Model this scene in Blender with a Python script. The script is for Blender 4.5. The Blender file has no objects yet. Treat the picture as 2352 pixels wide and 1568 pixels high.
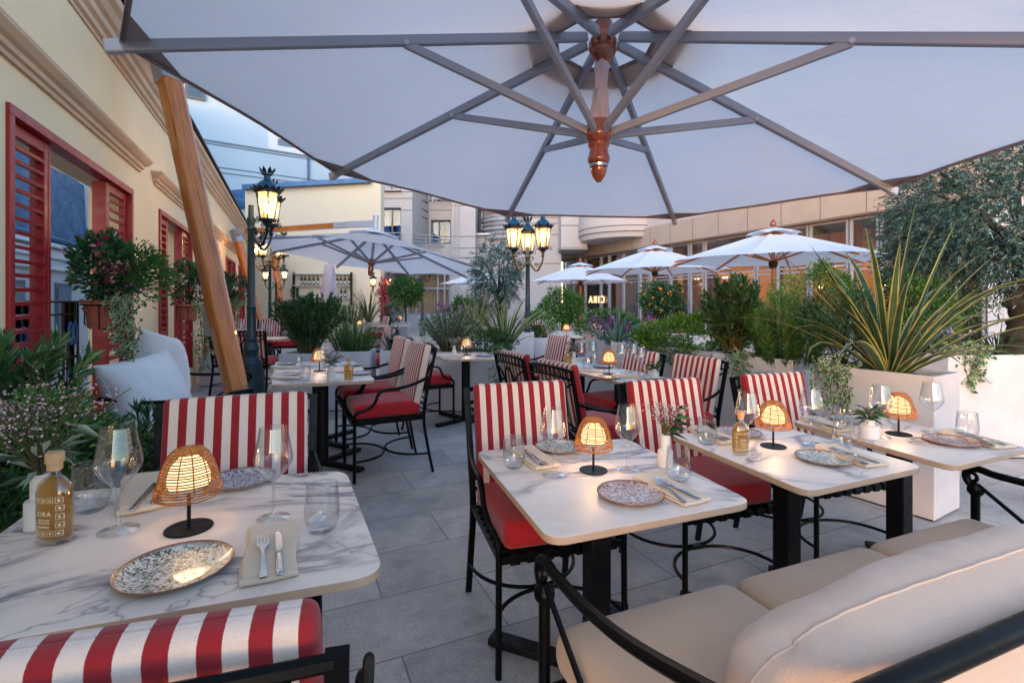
import bpy, math, random
import numpy as np
from mathutils import Vector, Matrix
random.seed(7); RNG = np.random.default_rng(7)
PI = math.pi; R = math.radians
sc = bpy.context.scene
# ---------------------------------------------------------------- camera, sky, exposure
cam = bpy.data.objects.new('camera', bpy.data.cameras.new('camera')); sc.collection.objects.link(cam)
cam.location = (0, 0, 1.4); cam.rotation_euler = (R(90), 0, 0)
cam.data.sensor_width = 36; cam.data.lens = 1160/2352*36; cam.data.shift_y = -94/2352
cam.data.clip_start = 0.02; cam.data.clip_end = 400
sc.camera = cam
w = bpy.data.worlds.new("World"); sc.world = w; w.use_nodes = True
nt = w.node_tree; bg = nt.nodes['Background']
sky = nt.nodes.new('ShaderNodeTexSky'); sky.sky_type = 'NISHITA'; sky.sun_disc = False
SUN_EL, SUN_AZ = 6.5, 200
sky.sun_elevation = R(SUN_EL); sky.sun_rotation = R(SUN_AZ); sky.air_density = 1.0; sky.dust_density = 0.6; sky.ozone_density = 3.0
tn = nt.nodes.new('ShaderNodeMix'); tn.data_type = 'RGBA'; tn.blend_type = 'MULTIPLY'; tn.inputs[0].default_value = 1; tn.inputs[7].default_value = (1.19, .985, .88, 1); nt.links.new(sky.outputs[0], tn.inputs[6]); nt.links.new(tn.outputs[2], bg.inputs[0]); bg.inputs[1].default_value = 0.15
sun = bpy.data.objects.new('sun', bpy.data.lights.new('sun', 'SUN')); sc.collection.objects.link(sun)
sun.data.energy = 0.12; sun.data.angle = R(30); sun.data.color = (1, .86, .74)
sun.rotation_euler = Vector((-math.sin(R(SUN_AZ))*math.cos(R(35)), -math.cos(R(SUN_AZ))*math.cos(R(35)), -math.sin(R(35)))).to_track_quat('-Z', 'Y').to_euler()
sc.view_settings.view_transform = 'Standard'; sc.view_settings.look = 'None'
sc.view_settings.exposure = 2.85; sc.view_settings.gamma = 1
sc.render.engine = 'CYCLES'; sc.cycles.max_bounces = 8; sc.cycles.transparent_max_bounces = 24
sc.cycles.diffuse_bounces = 4; sc.cycles.sample_clamp_indirect = 6
# ---------------------------------------------------------------- helpers
F, CX, HY, HC = 1160.0, 1176.0, 690.0, 1.4
def at(x, y, Y): return Vector(((x-CX)*Y/F, Y, HC+(HY-y)*Y/F))
def gp(x, y, z=0.0):
    Y = F*(HC-z)/(y-HY); return Vector(((x-CX)*Y/F, Y, z))
TH = R(24.5); A_ = Vector((math.cos(TH), math.sin(TH), 0)); B_ = Vector((-math.sin(TH), math.cos(TH), 0))
def srgb(h):
    h = h.lstrip('#'); c = [int(h[i:i+2], 16)/255 for i in (0, 2, 4)]
    return tuple([x/12.92 if x <= .04045 else ((x+.055)/1.055)**2.4 for x in c])+(1,)
class NB:
    def __init__(s, name):
        s.m = bpy.data.materials.new(name); s.m.use_nodes = True; s.t = s.m.node_tree
        s.t.nodes.clear(); s.out = s.t.nodes.new('ShaderNodeOutputMaterial')
    def n(s, typ, **kw):
        nd = s.t.nodes.new('ShaderNode'+typ)
        for k, v in kw.items():
            if k.startswith('i_'):
                key = k[2:]; key = int(key) if key.isdigit() else key.replace('_', ' ')
                inp = nd.inputs[key]
                if hasattr(v, 'is_output'): s.t.links.new(v, inp)
                else: inp.default_value = v
            else: setattr(nd, k, v)
        return nd
    def l(s, a, b): s.t.links.new(a, b)
    def coord(s, scale=(1, 1, 1), rot=(0, 0, 0), loc=(0, 0, 0), kind='Object'):
        tc = s.n('TexCoord'); mp = s.n('Mapping'); s.l(tc.outputs[kind], mp.inputs[0])
        mp.inputs['Scale'].default_value = scale; mp.inputs['Rotation'].default_value = rot; mp.inputs['Location'].default_value = loc
        return mp.outputs[0]
    def noise(s, vec, scale, detail=4, rough=.55, dist=0):
        nd = s.n('TexNoise', i_Scale=scale, i_Detail=detail, i_Roughness=rough, i_Distortion=dist); s.l(vec, nd.inputs['Vector']); return nd.outputs[0]
    def ramp(s, fac, stops, interp='LINEAR'):
        r = s.n('ValToRGB'); r.color_ramp.interpolation = interp; s.l(fac, r.inputs[0]); e = r.color_ramp.elements
        while len(e) < len(stops): e.new(.5)
        for i, (p, c) in enumerate(stops):
            e[i].position = p; e[i].color = c if hasattr(c, '__len__') else (c, c, c, 1)
        return r.outputs[0]
    def mix(s, fac, a, b, blend='MIX'):
        m = s.n('Mix', data_type='RGBA', blend_type=blend)
        for inp, v in ((m.inputs[0], fac), (m.inputs[6], a), (m.inputs[7], b)):
            if hasattr(v, 'is_output'): s.l(v, inp)
            else: inp.default_value = v
        return m.outputs[2]
    def math(s, op, a, b=0.0, c=None):
        m = s.n('Math', operation=op)
        for i, v in enumerate((a, b) if c is None else (a, b, c)):
            if hasattr(v, 'is_output'): s.l(v, m.inputs[i])
            else: m.inputs[i].default_value = v
        return m.outputs[0]
    def bump(s, h, strength=.3, dist=.01):
        b = s.n('Bump', i_Strength=strength, i_Distance=dist); s.l(h, b.inputs['Height']); return b.outputs[0]
    def bsdf(s, col, rough=.5, metal=0, normal=None, **kw):
        p = s.n('BsdfPrincipled')
        for k, v in (('Base Color', col), ('Roughness', rough), ('Metallic', metal)):
            if hasattr(v, 'is_output'): s.l(v, p.inputs[k])
            else: p.inputs[k].default_value = v
        for k, v in kw.items(): p.inputs[k.replace('_', ' ')].default_value = v
        if normal is not None: s.l(normal, p.inputs['Normal'])
        return p.outputs[0]
    def done(s, sh): s.l(sh, s.out.inputs[0]); return s.m
M = {}
def plain(name, c, rough=.5, metal=0, var=.12, scale=12, bump=0, bscale=80, **kw):
    b = NB(name); v = b.coord(); c = srgb(c) if isinstance(c, str) else c
    n = b.noise(v, scale, 5); d = tuple(x*(1-var) for x in c[:3])+(1,); u = tuple(min(1, x*(1+var)) for x in c[:3])+(1,)
    col = b.ramp(n, [(.3, d), (.7, u)]); nr = None
    if bump: nr = b.bump(b.noise(v, bscale, 4), bump, .004)
    rr = b.ramp(b.noise(v, scale*2.3, 3), [(.3, rough*.8), (.7, min(1, rough*1.2))])
    M[name] = b.done(b.bsdf(col, rr, metal, nr, **kw)); return M[name]
class MB:
    def __init__(s): s.v = []; s.f = []; s.mi = []
    def add(s, vs, fs, mi=0, X=None):
        o = len(s.v)
        if X is not None: vs = [X @ Vector(p) for p in vs]
        s.v += [tuple(p) for p in vs]; s.f += [tuple(i+o for i in f) for f in fs]; s.mi += [mi]*len(fs); return s
    def box(s, c, size, rz=0, mi=0, X=None):
        hx, hy, hz = size[0]/2, size[1]/2, size[2]/2; cr, sr = math.cos(rz), math.sin(rz); vs = []
        for z in (-hz, hz):
            for x, y in ((-hx, -hy), (hx, -hy), (hx, hy), (-hx, hy)): vs.append((c[0]+x*cr-y*sr, c[1]+x*sr+y*cr, c[2]+z))
        return s.add(vs, [(0, 3, 2, 1), (4, 5, 6, 7), (0, 1, 5, 4), (1, 2, 6, 5), (2, 3, 7, 6), (3, 0, 4, 7)], mi, X)
    def prism(s, poly, z0, z1, mi=0, X=None):
        n = len(poly); vs = [(p[0], p[1], z0) for p in poly]+[(p[0], p[1], z1) for p in poly]
        fs = [tuple(range(n-1, -1, -1)), tuple(range(n, 2*n))]+[(i, (i+1) % n, n+(i+1) % n, n+i) for i in range(n)]
        return s.add(vs, fs, mi, X)
    def beam(s, p, q, wd, ht, up=(0, 0, 1), mi=0):
        p, q = Vector(p), Vector(q); d = (q-p).normalized(); u = Vector(up)
        sd = d.cross(u)
        if sd.length < 1e-4: sd = d.cross(Vector((1, 0, 0)))
        sd.normalize(); u = sd.cross(d); vs = []
        for e in (p, q):
            for a, b in ((-1, -1), (1, -1), (1, 1), (-1, 1)): vs.append(e+sd*(a*wd/2)+u*(b*ht/2))
        return s.add(vs, [(0, 1, 2, 3), (7, 6, 5, 4), (0, 4, 5, 1), (1, 5, 6, 2), (2, 6, 7, 3), (3, 7, 4, 0)], mi)
    def tube(s, pts, r, n=8, closed=False, mi=0, cap=True):
        pts = [Vector(p) for p in pts]; m = len(pts); rs = r if hasattr(r, '__len__') else [r]*m
        pu = None; vs = []
        for i, p in enumerate(pts):
            if closed: d = pts[(i+1) % m]-pts[i-1]
            else: d = pts[min(i+1, m-1)]-pts[max(i-1, 0)]
            d.normalize()
            if pu is None:
                pu = d.orthogonal().normalized() if abs(d.z) > .9 else Vector((0, 0, 1))
            u = (pu-d*pu.dot(d))
            if u.length < 1e-5: u = d.orthogonal()
            u.normalize(); pu = u; sd = d.cross(u)
            for k in range(n):
                a = 2*PI*k/n; vs.append(p+u*(math.cos(a)*rs[i])+sd*(math.sin(a)*rs[i]))
        fs = []
        for i in range(m if closed else m-1):
            j = (i+1) % m
            for k in range(n): fs.append((i*n+k, i*n+(k+1) % n, j*n+(k+1) % n, j*n+k))
        if not closed and cap: fs += [tuple(range(n-1, -1, -1)), tuple((m-1)*n+k for k in range(n))]
        return s.add(vs, fs, mi)
    def lathe(s, prof, n=24, c=(0, 0, 0), mi=0, X=None, sx=1, sy=1, flute=0, cap=True):
        vs = []
        for r, z in prof:
            for k in range(n):
                a = 2*PI*k/n; rr = r*(1-flute*(k % 2)); vs.append((c[0]+rr*math.cos(a)*sx, c[1]+rr*math.sin(a)*sy, c[2]+z))
        m = len(prof); fs = []
        for i in range(m-1):
            for k in range(n): fs.append((i*n+k, i*n+(k+1) % n, (i+1)*n+(k+1) % n, (i+1)*n+k))
        if cap:
            if prof[0][0] > 1e-6: fs.append(tuple(range(n-1, -1, -1)))
            if prof[-1][0] > 1e-6: fs.append(tuple((m-1)*n+k for k in range(n)))
        return s.add(vs, fs, mi, X)
    def rbox(s, half, r, seg=6, puff=0, c=(0, 0, 0), mi=0, X=None, fn=None):
        def ticks(h):
            rr = min(r, h*.98); inner = list(np.linspace(-(h-rr), h-rr, seg+1)); e = [.08, .3, .6]
            return [-h]+[-(h-rr)-rr*math.cos(PI/2*q) for q in e]+inner+[(h-rr)+rr*math.sin(PI/2*(1-q)) for q in e[::-1]]+[h]
        T = [ticks(h) for h in half]; vs = []; fs = []; idx = {}
        def vid(p):
            k = tuple(round(x, 6) for x in p)
            if k not in idx: idx[k] = len(vs); vs.append(k)
            return idx[k]
        for ax in range(3):
            u, v = (ax+1) % 3, (ax+2) % 3
            for sg in (-1, 1):
                for i in range(len(T[u])-1):
                    for j in range(len(T[v])-1):
                        q = []
                        for a, b in ((i, j), (i+1, j), (i+1, j+1), (i, j+1)):
                            p = [0, 0, 0]; p[ax] = sg*half[ax]; p[u] = T[u][a]; p[v] = T[v][b]; q.append(vid(p))
                        fs.append(tuple(q if sg > 0 else q[::-1]))
        out = []
        for p in vs:
            q = [max(-(h-min(r, h*.98)), min(h-min(r, h*.98), x)) for x, h in zip(p, half)]
            d = Vector([a-b for a, b in zip(p, q)])
            if d.length > 1e-9: d.normalize()
            o = Vector(q)+Vector([d[i]*min(r, half[i]*.98) for i in range(3)])
            if puff:
                k = (1-(p[0]/half[0])**2)*(1-(p[1]/half[1])**2); o.z += puff*k*(1 if p[2] > 0 else -1)*abs(p[2])/half[2]
            if fn: o = fn(o)
            out.append(o+Vector(c))
        return s.add(out, fs, mi, X)
    def build(s, name, m, parent=None, smooth=True, bevel=0, ang=35):
        me = bpy.data.meshes.new(name); me.from_pydata(s.v, [], s.f); ms = m if isinstance(m, (list, tuple)) else [m]
        for x in ms: me.materials.append(M[x] if isinstance(x, str) else x)
        if len(ms) > 1: me.polygons.foreach_set('material_index', s.mi)
        if smooth:
            me.polygons.foreach_set('use_smooth', [True]*len(s.f)); me.set_sharp_from_angle(angle=R(ang))
        me.update(); o = bpy.data.objects.new(name, me); sc.collection.objects.link(o)
        if parent is not None: o.parent = parent
        if bevel:
            b = o.modifiers.new('bevel', 'BEVEL'); b.width = bevel; b.segments = 2; b.limit_method = 'ANGLE'; b.angle_limit = R(40)
        return o
def tag(o, label=None, cat=None, group=None, kind=None):
    if label: o['label'] = label
    if cat: o['category'] = cat
    if group: o['group'] = group
    if kind: o['kind'] = kind
    return o
def thing(name, loc, label, cat, group=None, rz=0, scale=1):
    o = bpy.data.objects.new(name, None); sc.collection.objects.link(o); o.empty_display_size = .1
    o.location = loc; o.rotation_euler = (0, 0, rz); o.scale = (scale,)*3 if not hasattr(scale, '__len__') else scale
    return tag(o, label, cat, group)
def dup(root, loc, rz, label, group=None, scale=None, tilt=None):
    r = root.copy(); sc.collection.objects.link(r); r.location = loc; r.rotation_euler = (0, 0, rz)
    if tilt: r.rotation_euler = tilt
    if scale: r.scale = (scale,)*3 if not hasattr(scale, '__len__') else scale
    r['label'] = label
    if group: r['group'] = group
    for ch in root.children:
        c = ch.copy(); sc.collection.objects.link(c); c.parent = r
        for g in ch.children:
            d = g.copy(); sc.collection.objects.link(d); d.parent = c
    return r
FIRST = {}
def place(kind, maker, loc, rz, label, group=None, scale=None, tilt=None):
    """first use builds the thing, later uses copy it"""
    if kind not in FIRST:
        o = maker(); FIRST[kind] = o; o.location = loc; o.rotation_euler = tilt or (0, 0, rz)
        if scale: o.scale = (scale,)*3 if not hasattr(scale, '__len__') else scale
        o['label'] = label
        if group: o['group'] = group
        return o
    return dup(FIRST[kind], loc, rz, label, group, scale if scale else 1, tilt)
def spline(pts, n=6):
    P = [Vector(p) for p in pts]; out = []
    for i in range(len(P)-1):
        p0, p1, p2, p3 = P[max(i-1, 0)], P[i], P[i+1], P[min(i+2, len(P)-1)]
        for k in range(n):
            t = k/n; out.append(.5*((2*p1)+(p2-p0)*t+(2*p0-5*p1+4*p2-p3)*t*t+(3*p1-p0-3*p2+p3)*t**3))
    return out+[P[-1]]
def text_mb(txt, size, depth=.0006, align='CENTER', spacing=1.0):
    cu = bpy.data.curves.new('t', 'FONT'); cu.body = txt; cu.size = size; cu.align_x = align; cu.extrude = depth; cu.space_character = spacing
    o = bpy.data.objects.new('t', cu); sc.collection.objects.link(o); dg = bpy.context.evaluated_depsgraph_get(); dg.update()
    me = bpy.data.meshes.new_from_object(o.evaluated_get(dg)); vs = [v.co.copy() for v in me.vertices]; fs = [tuple(p.vertices) for p in me.polygons]
    bpy.data.objects.remove(o); bpy.data.curves.remove(cu); bpy.data.meshes.remove(me); return vs, fs
# ---------------------------------------------------------------- materials
def leafmat(name, c1, c2, c3, trans=.25, rough=.5):
    b = NB(name); a = b.n('Attribute', attribute_name='v'); col = b.ramp(a.outputs['Fac'], [(0, srgb(c1)), (.55, srgb(c2)), (.955, srgb(c3)), (1, srgb('#8f7a3c' if 'leaf' in name else c3))])
    p = b.bsdf(col, rough); t = b.n('BsdfTranslucent'); b.l(col, t.inputs[0]); mx = b.n('MixShader', i_0=trans); b.l(p, mx.inputs[1]); b.l(t.outputs[0], mx.inputs[2])
    M[name] = b.done(mx.outputs[0])
leafmat('leaf_oleander', '#16301a', '#426a3a', '#8fae68'); leafmat('leaf_dark', '#102818', '#2a5430', '#5a8850')
leafmat('leaf_bright', '#1f4218', '#3f7228', '#7ea84a'); leafmat('leaf_olive', '#183630', '#3c625c', '#8aa8a2')
leafmat('leaf_grass', '#234a22', '#44722e', '#7d9c58'); leafmat('leaf_grey', '#3a4a3c', '#6b8070', '#a9b8a0')
leafmat('leaf_blade', '#16322a', '#2c5448', '#4d7a68'); leafmat('leaf_mid', '#1d3f1c', '#386a2a', '#6a9444')
leafmat('petal_lilac', '#80606c', '#b894a4', '#dcc4c8'); leafmat('petal_purple', '#5c1f70', '#93409c', '#c880cc')
leafmat('petal_red', '#8a0f38', '#c8204c', '#e04a6c'); leafmat('petal_pink', '#a02c54', '#cf4f80', '#e894ac'); leafmat('petal_white', '#c8c8d0', '#e8e8ec', '#ffffff')
leafmat('petal_violet', '#2c2468', '#4a3c98', '#d0cce8'); leafmat('leaf_palegreen', '#5c7650', '#8aa478', '#c0cca8')
def ivy():
    b = NB('leaf_ivy'); a = b.n('Attribute', attribute_name='v'); e = b.n('Attribute', attribute_name='e')
    g = b.ramp(a.outputs['Fac'], [(0, srgb('#1e3c24')), (1, srgb('#4c7444'))]); f = b.ramp(e.outputs['Fac'], [(.74, 0), (.82, 1)])
    M['leaf_ivy'] = b.done(b.bsdf(b.mix(f, g, srgb('#b4bc94')), .5))
ivy()
plain('blade_green', '#2c4a28', .5, var=.3); plain('blade_cream', '#989458', .5, var=.2)
plain('blade_teal', '#2c5250', .45, var=.25); plain('blade_teal_edge', '#6f9080', .5, var=.2)
plain('bark', '#2c241e', .9, var=.4, scale=20, bump=.8, bscale=40); plain('stem', '#4a4a28', .8, var=.3)
plain('soil', '#2a1c14', .95, var=.4, scale=40, bump=.8); plain('fruit', '#e08a1c', .4, var=.15)
plain('black_metal', '#060607', .38, var=.2, bump=.05, Specular_IOR_Level=.16); plain('matt_black', '#0d0c0e', .55, var=.1, Specular_IOR_Level=.25)
plain('lamp_iron', '#1b333c', .42, metal=.0, var=.25, bump=.1, bscale=120); plain('lamp_ornament', '#141f24', .38, metal=.3, var=.3)
plain('lamp_gold', '#6b5526', .4, metal=.6, var=.3); plain('lamp_roof', '#1b475e', .35, metal=.1, var=.2)
plain('alu_grey', '#9a9eae', .42, metal=.35, var=.05, scale=4); plain('alu_light', '#b4b4c0', .4, metal=.3, var=.04)
plain('strut_grey', '#9096a6', .5, metal=.1, var=.05, scale=4)
plain('stucco_planter', '#c4bfc2', .78, var=.09, scale=3, bump=.15, bscale=60); plain('planter_tan', '#b08c78', .8, var=.1, scale=4, bump=.2)
plain('wall_yellow', '#e4caa2', .9, var=.04, scale=1.2, bump=.12, bscale=50); plain('wall_cream', '#dccdb4', .9, var=.03, scale=.6, bump=.1, bscale=30)
plain('cornice', '#c8a78a', .85, var=.08, scale=3, bump=.1); plain('wall_white', '#c4cad2', .9, var=.03, scale=.5)
plain('white_trim', '#d8dce2', .7, var=.05); plain('red_paint', '#960e18', .42, var=.14, scale=5); plain('red_paint_dark', '#6e0c18', .4, var=.14, scale=5)
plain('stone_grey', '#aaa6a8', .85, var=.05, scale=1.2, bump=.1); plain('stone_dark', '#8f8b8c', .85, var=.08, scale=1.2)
plain('stone_tan', '#9c9288', .85, var=.06, scale=2, bump=.1); plain('joint', '#5c5a60', .9, var=.1); plain('zinc', '#35618e', .45, metal=.2, var=.12, scale=2); plain('window_frame', '#5c626c', .5, var=.08)
plain('frame_light', '#8e929e', .45, var=.06); plain('curtain', '#b09478', .9, var=.1, scale=2); plain('curtain_blue', '#5c8aa6', .8, var=.1)
plain('terracotta', '#a85c48', .85, var=.18, scale=9, bump=.3, bscale=50); plain('ceramic_white', '#d8d0cc', .55, var=.06, bump=.15)
plain('cork', '#c49a70', .85, var=.15, scale=60); plain('steel', '#a9b0ba', .22, metal=1, var=.04)
plain('napkin', '#d4c0aa', .92, var=.04, bump=.2, bscale=300); plain('umbrella_white', '#dfe2e8', .9, var=.03)
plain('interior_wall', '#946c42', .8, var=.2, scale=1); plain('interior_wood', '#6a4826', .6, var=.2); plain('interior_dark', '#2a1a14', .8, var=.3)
plain('wall_skylit_blue', '#b4c6d6', .9, var=.05, scale=.4); plain('course_blue', '#6f8496', .9, var=.05); plain('brick_far', '#b49c8c', .9, var=.15, scale=8); plain('bottle_dark', '#10140e', .15, var=.1); plain('paper', '#d2c8b6', .8, var=.05)  # tall building's wall: blue skylight is mixed into its pale colour
plain('candle_cream', '#d9c8a0', .6); plain('etch', '#f0e4b8', .6, var=.03); plain('wine_gold', '#a8802c', .25, var=.1)
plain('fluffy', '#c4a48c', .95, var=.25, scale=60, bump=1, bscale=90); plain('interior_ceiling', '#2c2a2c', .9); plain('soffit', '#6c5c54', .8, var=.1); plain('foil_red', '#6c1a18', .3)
plain('cable', '#c8c4bc', .6); plain('control_box', '#8c8078', .6, var=.05)
def fabric(name, c, var=.05, wr=0, rough=.9, weave=420):
    b = NB(name); v = b.coord(); c = srgb(c); n = b.noise(v, 5, 3); wv = b.noise(v, weave, 2)
    col = b.ramp(n, [(.3, tuple(x*(1-var) for x in c[:3])+(1,)), (.7, tuple(min(1, x*(1+var)) for x in c[:3])+(1,))])
    col = b.mix(.12, col, b.ramp(wv, [(.3, 0.0), (.7, 1.0)]), 'SOFT_LIGHT')
    h = b.math('MULTIPLY', wv, .05)
    if wr:
        v2 = b.coord(scale=(5, 5, 1.3)); wn = b.noise(v2, 1.6, 3, .5, .6); h = b.math('ADD', h, b.math('MULTIPLY', wn, wr))
    M[name] = b.done(b.bsdf(col, rough, 0, b.bump(h, .6, .03), Sheen_Weight=.25))
fabric('red_fabric', '#ae121c', .12, .12); fabric('cushion_tan', '#c4a88e', .04, .10); fabric('cushion_pink', '#c6ad9c', .05, 0.5)
fabric('pillow_white', '#d6d6da', .03, .5); fabric('drape', '#b8a8b0', .05, .3)
def stripes(name, per, red, wht):
    b = NB(name); tc = b.n('TexCoord'); sx = b.n('SeparateXYZ'); b.l(tc.outputs['Object'], sx.inputs[0])
    n1 = b.noise(tc.outputs['Object'], 900, 1); x = b.math('ADD', sx.outputs[0], b.math('MULTIPLY', b.math('SUBTRACT', n1, .5), .0016))
    fr = b.math('FRACT', b.math('ADD', b.math('DIVIDE', x, per), 10.36)); f = b.ramp(fr, [(.0, 1), (.47, 1), (.485, 0), (.985, 0), (1, 1)])
    wv = b.noise(tc.outputs['Object'], 800, 2); big = b.noise(tc.outputs['Object'], 9, 3)
    col = b.mix(f, srgb(wht), srgb(red)); col = b.mix(.25, col, b.ramp(wv, [(.3, 0.05), (.7, .95)]), 'SOFT_LIGHT'); col = b.mix(.15, col, b.ramp(big, [(.3, .2), (.7, .8)]), 'SOFT_LIGHT')
    M[name] = b.done(b.bsdf(col, .92, 0, b.bump(b.math('ADD', b.math('MULTIPLY', wv, .04), b.math('MULTIPLY', big, .5)), .5, .012), Sheen_Weight=.2))
stripes('stripe', .0540, '#8e101c', '#d8c2b6'); 
def marble():
    b = NB('marble'); oi = b.n('ObjectInfo'); tc = b.n('TexCoord'); add = b.n('VectorMath', operation='ADD'); b.l(tc.outputs['Object'], add.inputs[0])
    cx = b.n('CombineXYZ'); b.l(b.math('MULTIPLY', oi.outputs['Random'], 37), cx.inputs[0]); b.l(b.math('MULTIPLY', oi.outputs['Random'], 11), cx.inputs[1]); b.l(cx.outputs[0], add.inputs[1])
    mp = b.n('Mapping'); b.l(add.outputs[0], mp.inputs[0]); mp.inputs['Rotation'].default_value = (0, 0, .35); mp.inputs['Scale'].default_value = (.75, 1.5, 1); v = mp.outputs[0]
    n1 = b.noise(v, 1.35, 7, .6, 1.1); n2 = b.noise(v, 1.0, 5, .55, 1.3); n3 = b.noise(v, 2.2, 2, .5)
    a = b.math('ABSOLUTE', b.math('SUBTRACT', n1, .5)); c = b.math('ABSOLUTE', b.math('SUBTRACT', n2, .47))
    v1 = b.ramp(a, [(0, 1), (.012, .7), (.034, .2), (.07, 0)]); v2 = b.math('MULTIPLY', b.ramp(c, [(0, .7), (.004, .2), (.012, 0)]), b.ramp(n3, [(.38, 0), (.46, 1)]))
    patch = b.math('MULTIPLY', b.ramp(a, [(0, .75), (.022, .55), (.034, .08), (.05, 0)]), b.ramp(n3, [(.50, 0), (.60, 1)]))
    thin = b.math('MULTIPLY', v1, b.ramp(n3, [(.38, .1), (.55, 1)]))
    f = b.math('MAXIMUM', b.math('MAXIMUM', thin, v2), patch)
    base = b.ramp(b.noise(v, 3, 4), [(.3, srgb('#e0cfc2')), (.7, srgb('#ecdfd4'))]); col = b.mix(f, base, srgb('#6e6c7a'))
    M['marble'] = b.done(b.bsdf(col, .42, 0, b.bump(b.noise(tc.outputs['Object'], 60, 3), .04, .002), Specular_IOR_Level=.35))
marble()
plain('marble_edge', '#b79c84', .5, var=.06)
def plate(name, dark, base='#cccdc8'):
    b = NB(name); v = b.coord(); n = b.noise(v, 62, 1, .4, 1.8); a = b.math('ABSOLUTE', b.math('SUBTRACT', n, .5))
    f = b.ramp(a, [(0, 1), (.055, 1), (.07, 0)]); m2 = b.ramp(b.noise(v, 48, 1), [(.36, .0), (.40, 1)]); col = b.mix(b.math('MULTIPLY', f, m2), srgb(base), srgb(dark))
    g = b.n('VectorMath', operation='LENGTH'); b.l(v, g.inputs[0]); rim = b.ramp(g.outputs[1], [(.1035/1, 0), (.1065, 1)]); col = b.mix(rim, col, srgb('#8a5a44'))
    M[name] = b.done(b.bsdf(col, .4, 0, Coat_Weight=.15))
plate('plate_green', '#20463c'); plate('plate_red', '#6e2430', '#c4b6b0'); plate('plate_blue', '#34407c')
def wood(name, c1, c2, rough=.35, sc_=(14, 14, .7), coat=.3):
    b = NB(name); v = b.coord(scale=sc_); n = b.noise(v, 1.2, 6, .65, .8); n2 = b.noise(v, 5, 4)
    col = b.ramp(b.math('ADD', b.math('MULTIPLY', n, .8), b.math('MULTIPLY', n2, .2)), [(.32, srgb(c1)), (.5, srgb(c2)), (.68, srgb(c1))])
    M[name] = b.done(b.bsdf(col, rough, 0, b.bump(n2, .1, .003), Coat_Weight=coat))
wood('teak', '#74360a', '#bd6c1e'); wood('mahogany', '#481608', '#86401c', .22, (9, 9, 3), .8)
def canopy(name, c, tr=.45):
    b = NB(name); v = b.coord(); wv = b.noise(v, 260, 3); n = b.noise(v, 1.3, 3)
    c = srgb(c); col = b.ramp(n, [(.3, tuple(x*.95 for x in c[:3])+(1,)), (.7, c)]); col = b.mix(.16, col, b.ramp(wv, [(.3, 0.0), (.7, 1.0)]), 'SOFT_LIGHT')
    nr = b.bump(b.math('ADD', b.math('MULTIPLY', wv, .04), b.noise(v, 2.2, 4)), .5, .05)
    p = b.bsdf(col, .9, 0, nr); t = b.n('BsdfTranslucent'); b.l(col, t.inputs[0]); b.l(nr, t.inputs['Normal']); mx = b.n('MixShader', i_0=tr); b.l(p, mx.inputs[1]); b.l(t.outputs[0], mx.inputs[2])
    M[name] = b.done(mx.outputs[0])
canopy('canopy', '#eadfdc', .56); canopy('canopy_white', '#e8ebf0', .25); canopy('canopy_trim', '#8f7f80', .2)
def glass(name, tint=(1, 1, 1, 1), ior=1.45, rough=.01, body=0, k=1.0):
    b = NB(name); lw = b.n('LayerWeight', i_Blend=.5); t = b.n('BsdfTransparent', i_Color=tint); g = b.n('BsdfGlossy', i_Roughness=rough)
    f = b.math('ADD', .085*k, b.math('MULTIPLY', b.math('POWER', lw.outputs['Facing'], 2.7), .9)); mx = b.n('MixShader'); b.l(f, mx.inputs[0]); b.l(t.outputs[0], mx.inputs[1]); b.l(g.outputs[0], mx.inputs[2]); sh = mx.outputs[0]
    if body:
        d = b.n('BsdfTranslucent', i_Color=tint); m2 = b.n('MixShader', i_0=body); b.l(sh, m2.inputs[1]); b.l(d.outputs[0], m2.inputs[2]); sh = m2.outputs[0]
    M[name] = b.done(sh)
glass('glass', (.93, .95, .97, 1), 1.6, k=1.5); glass('glass_ribbed', (.92, .94, .96, 1), 1.6, .04, k=1.6); glass('lantern_glass', (1, .84, .58, 1), 1.5, .1, .12)
glass('window_glass', (.72, .84, .95, 1), 2.0, .02, k=.5); glass('door_glass', (.84, .82, .80, 1), 1.6, .02, k=.6); glass('bottle_glass', (.95, .97, .93, 1), 1.5, k=1.3)
def oil():
    glass('olive_oil', (.80, .52, .05, 1), 1.33, .05, .45)
oil()
def emit(name, c, s):
    b = NB(name); e = b.n('Emission', i_Color=c, i_Strength=s); M[name] = b.done(e.outputs[0])
emit('lamp_diffuser', (1, .70, .34, 1), .38); emit('lantern_bulb', (1, .70, .38, 1), 5); emit('sign_light', (1, .66, .34, 1), .28); emit('chandelier', (1, .68, .3, 1), .8); emit('room_light', (1, .66, .3, 1), 3)
def rattan():
    b = NB('rattan'); v = b.coord(); n = b.noise(v, 120, 3); col = b.ramp(n, [(.3, srgb('#a05a18')), (.7, srgb('#dc9a4c'))]); p = b.bsdf(col, .4, 0, Coat_Weight=.3)
    t = b.n('BsdfTranslucent'); b.l(col, t.inputs[0]); mx = b.n('MixShader', i_0=.35); b.l(p, mx.inputs[1]); b.l(t.outputs[0], mx.inputs[2]); M['rattan'] = b.done(mx.outputs[0])
rattan()
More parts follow.
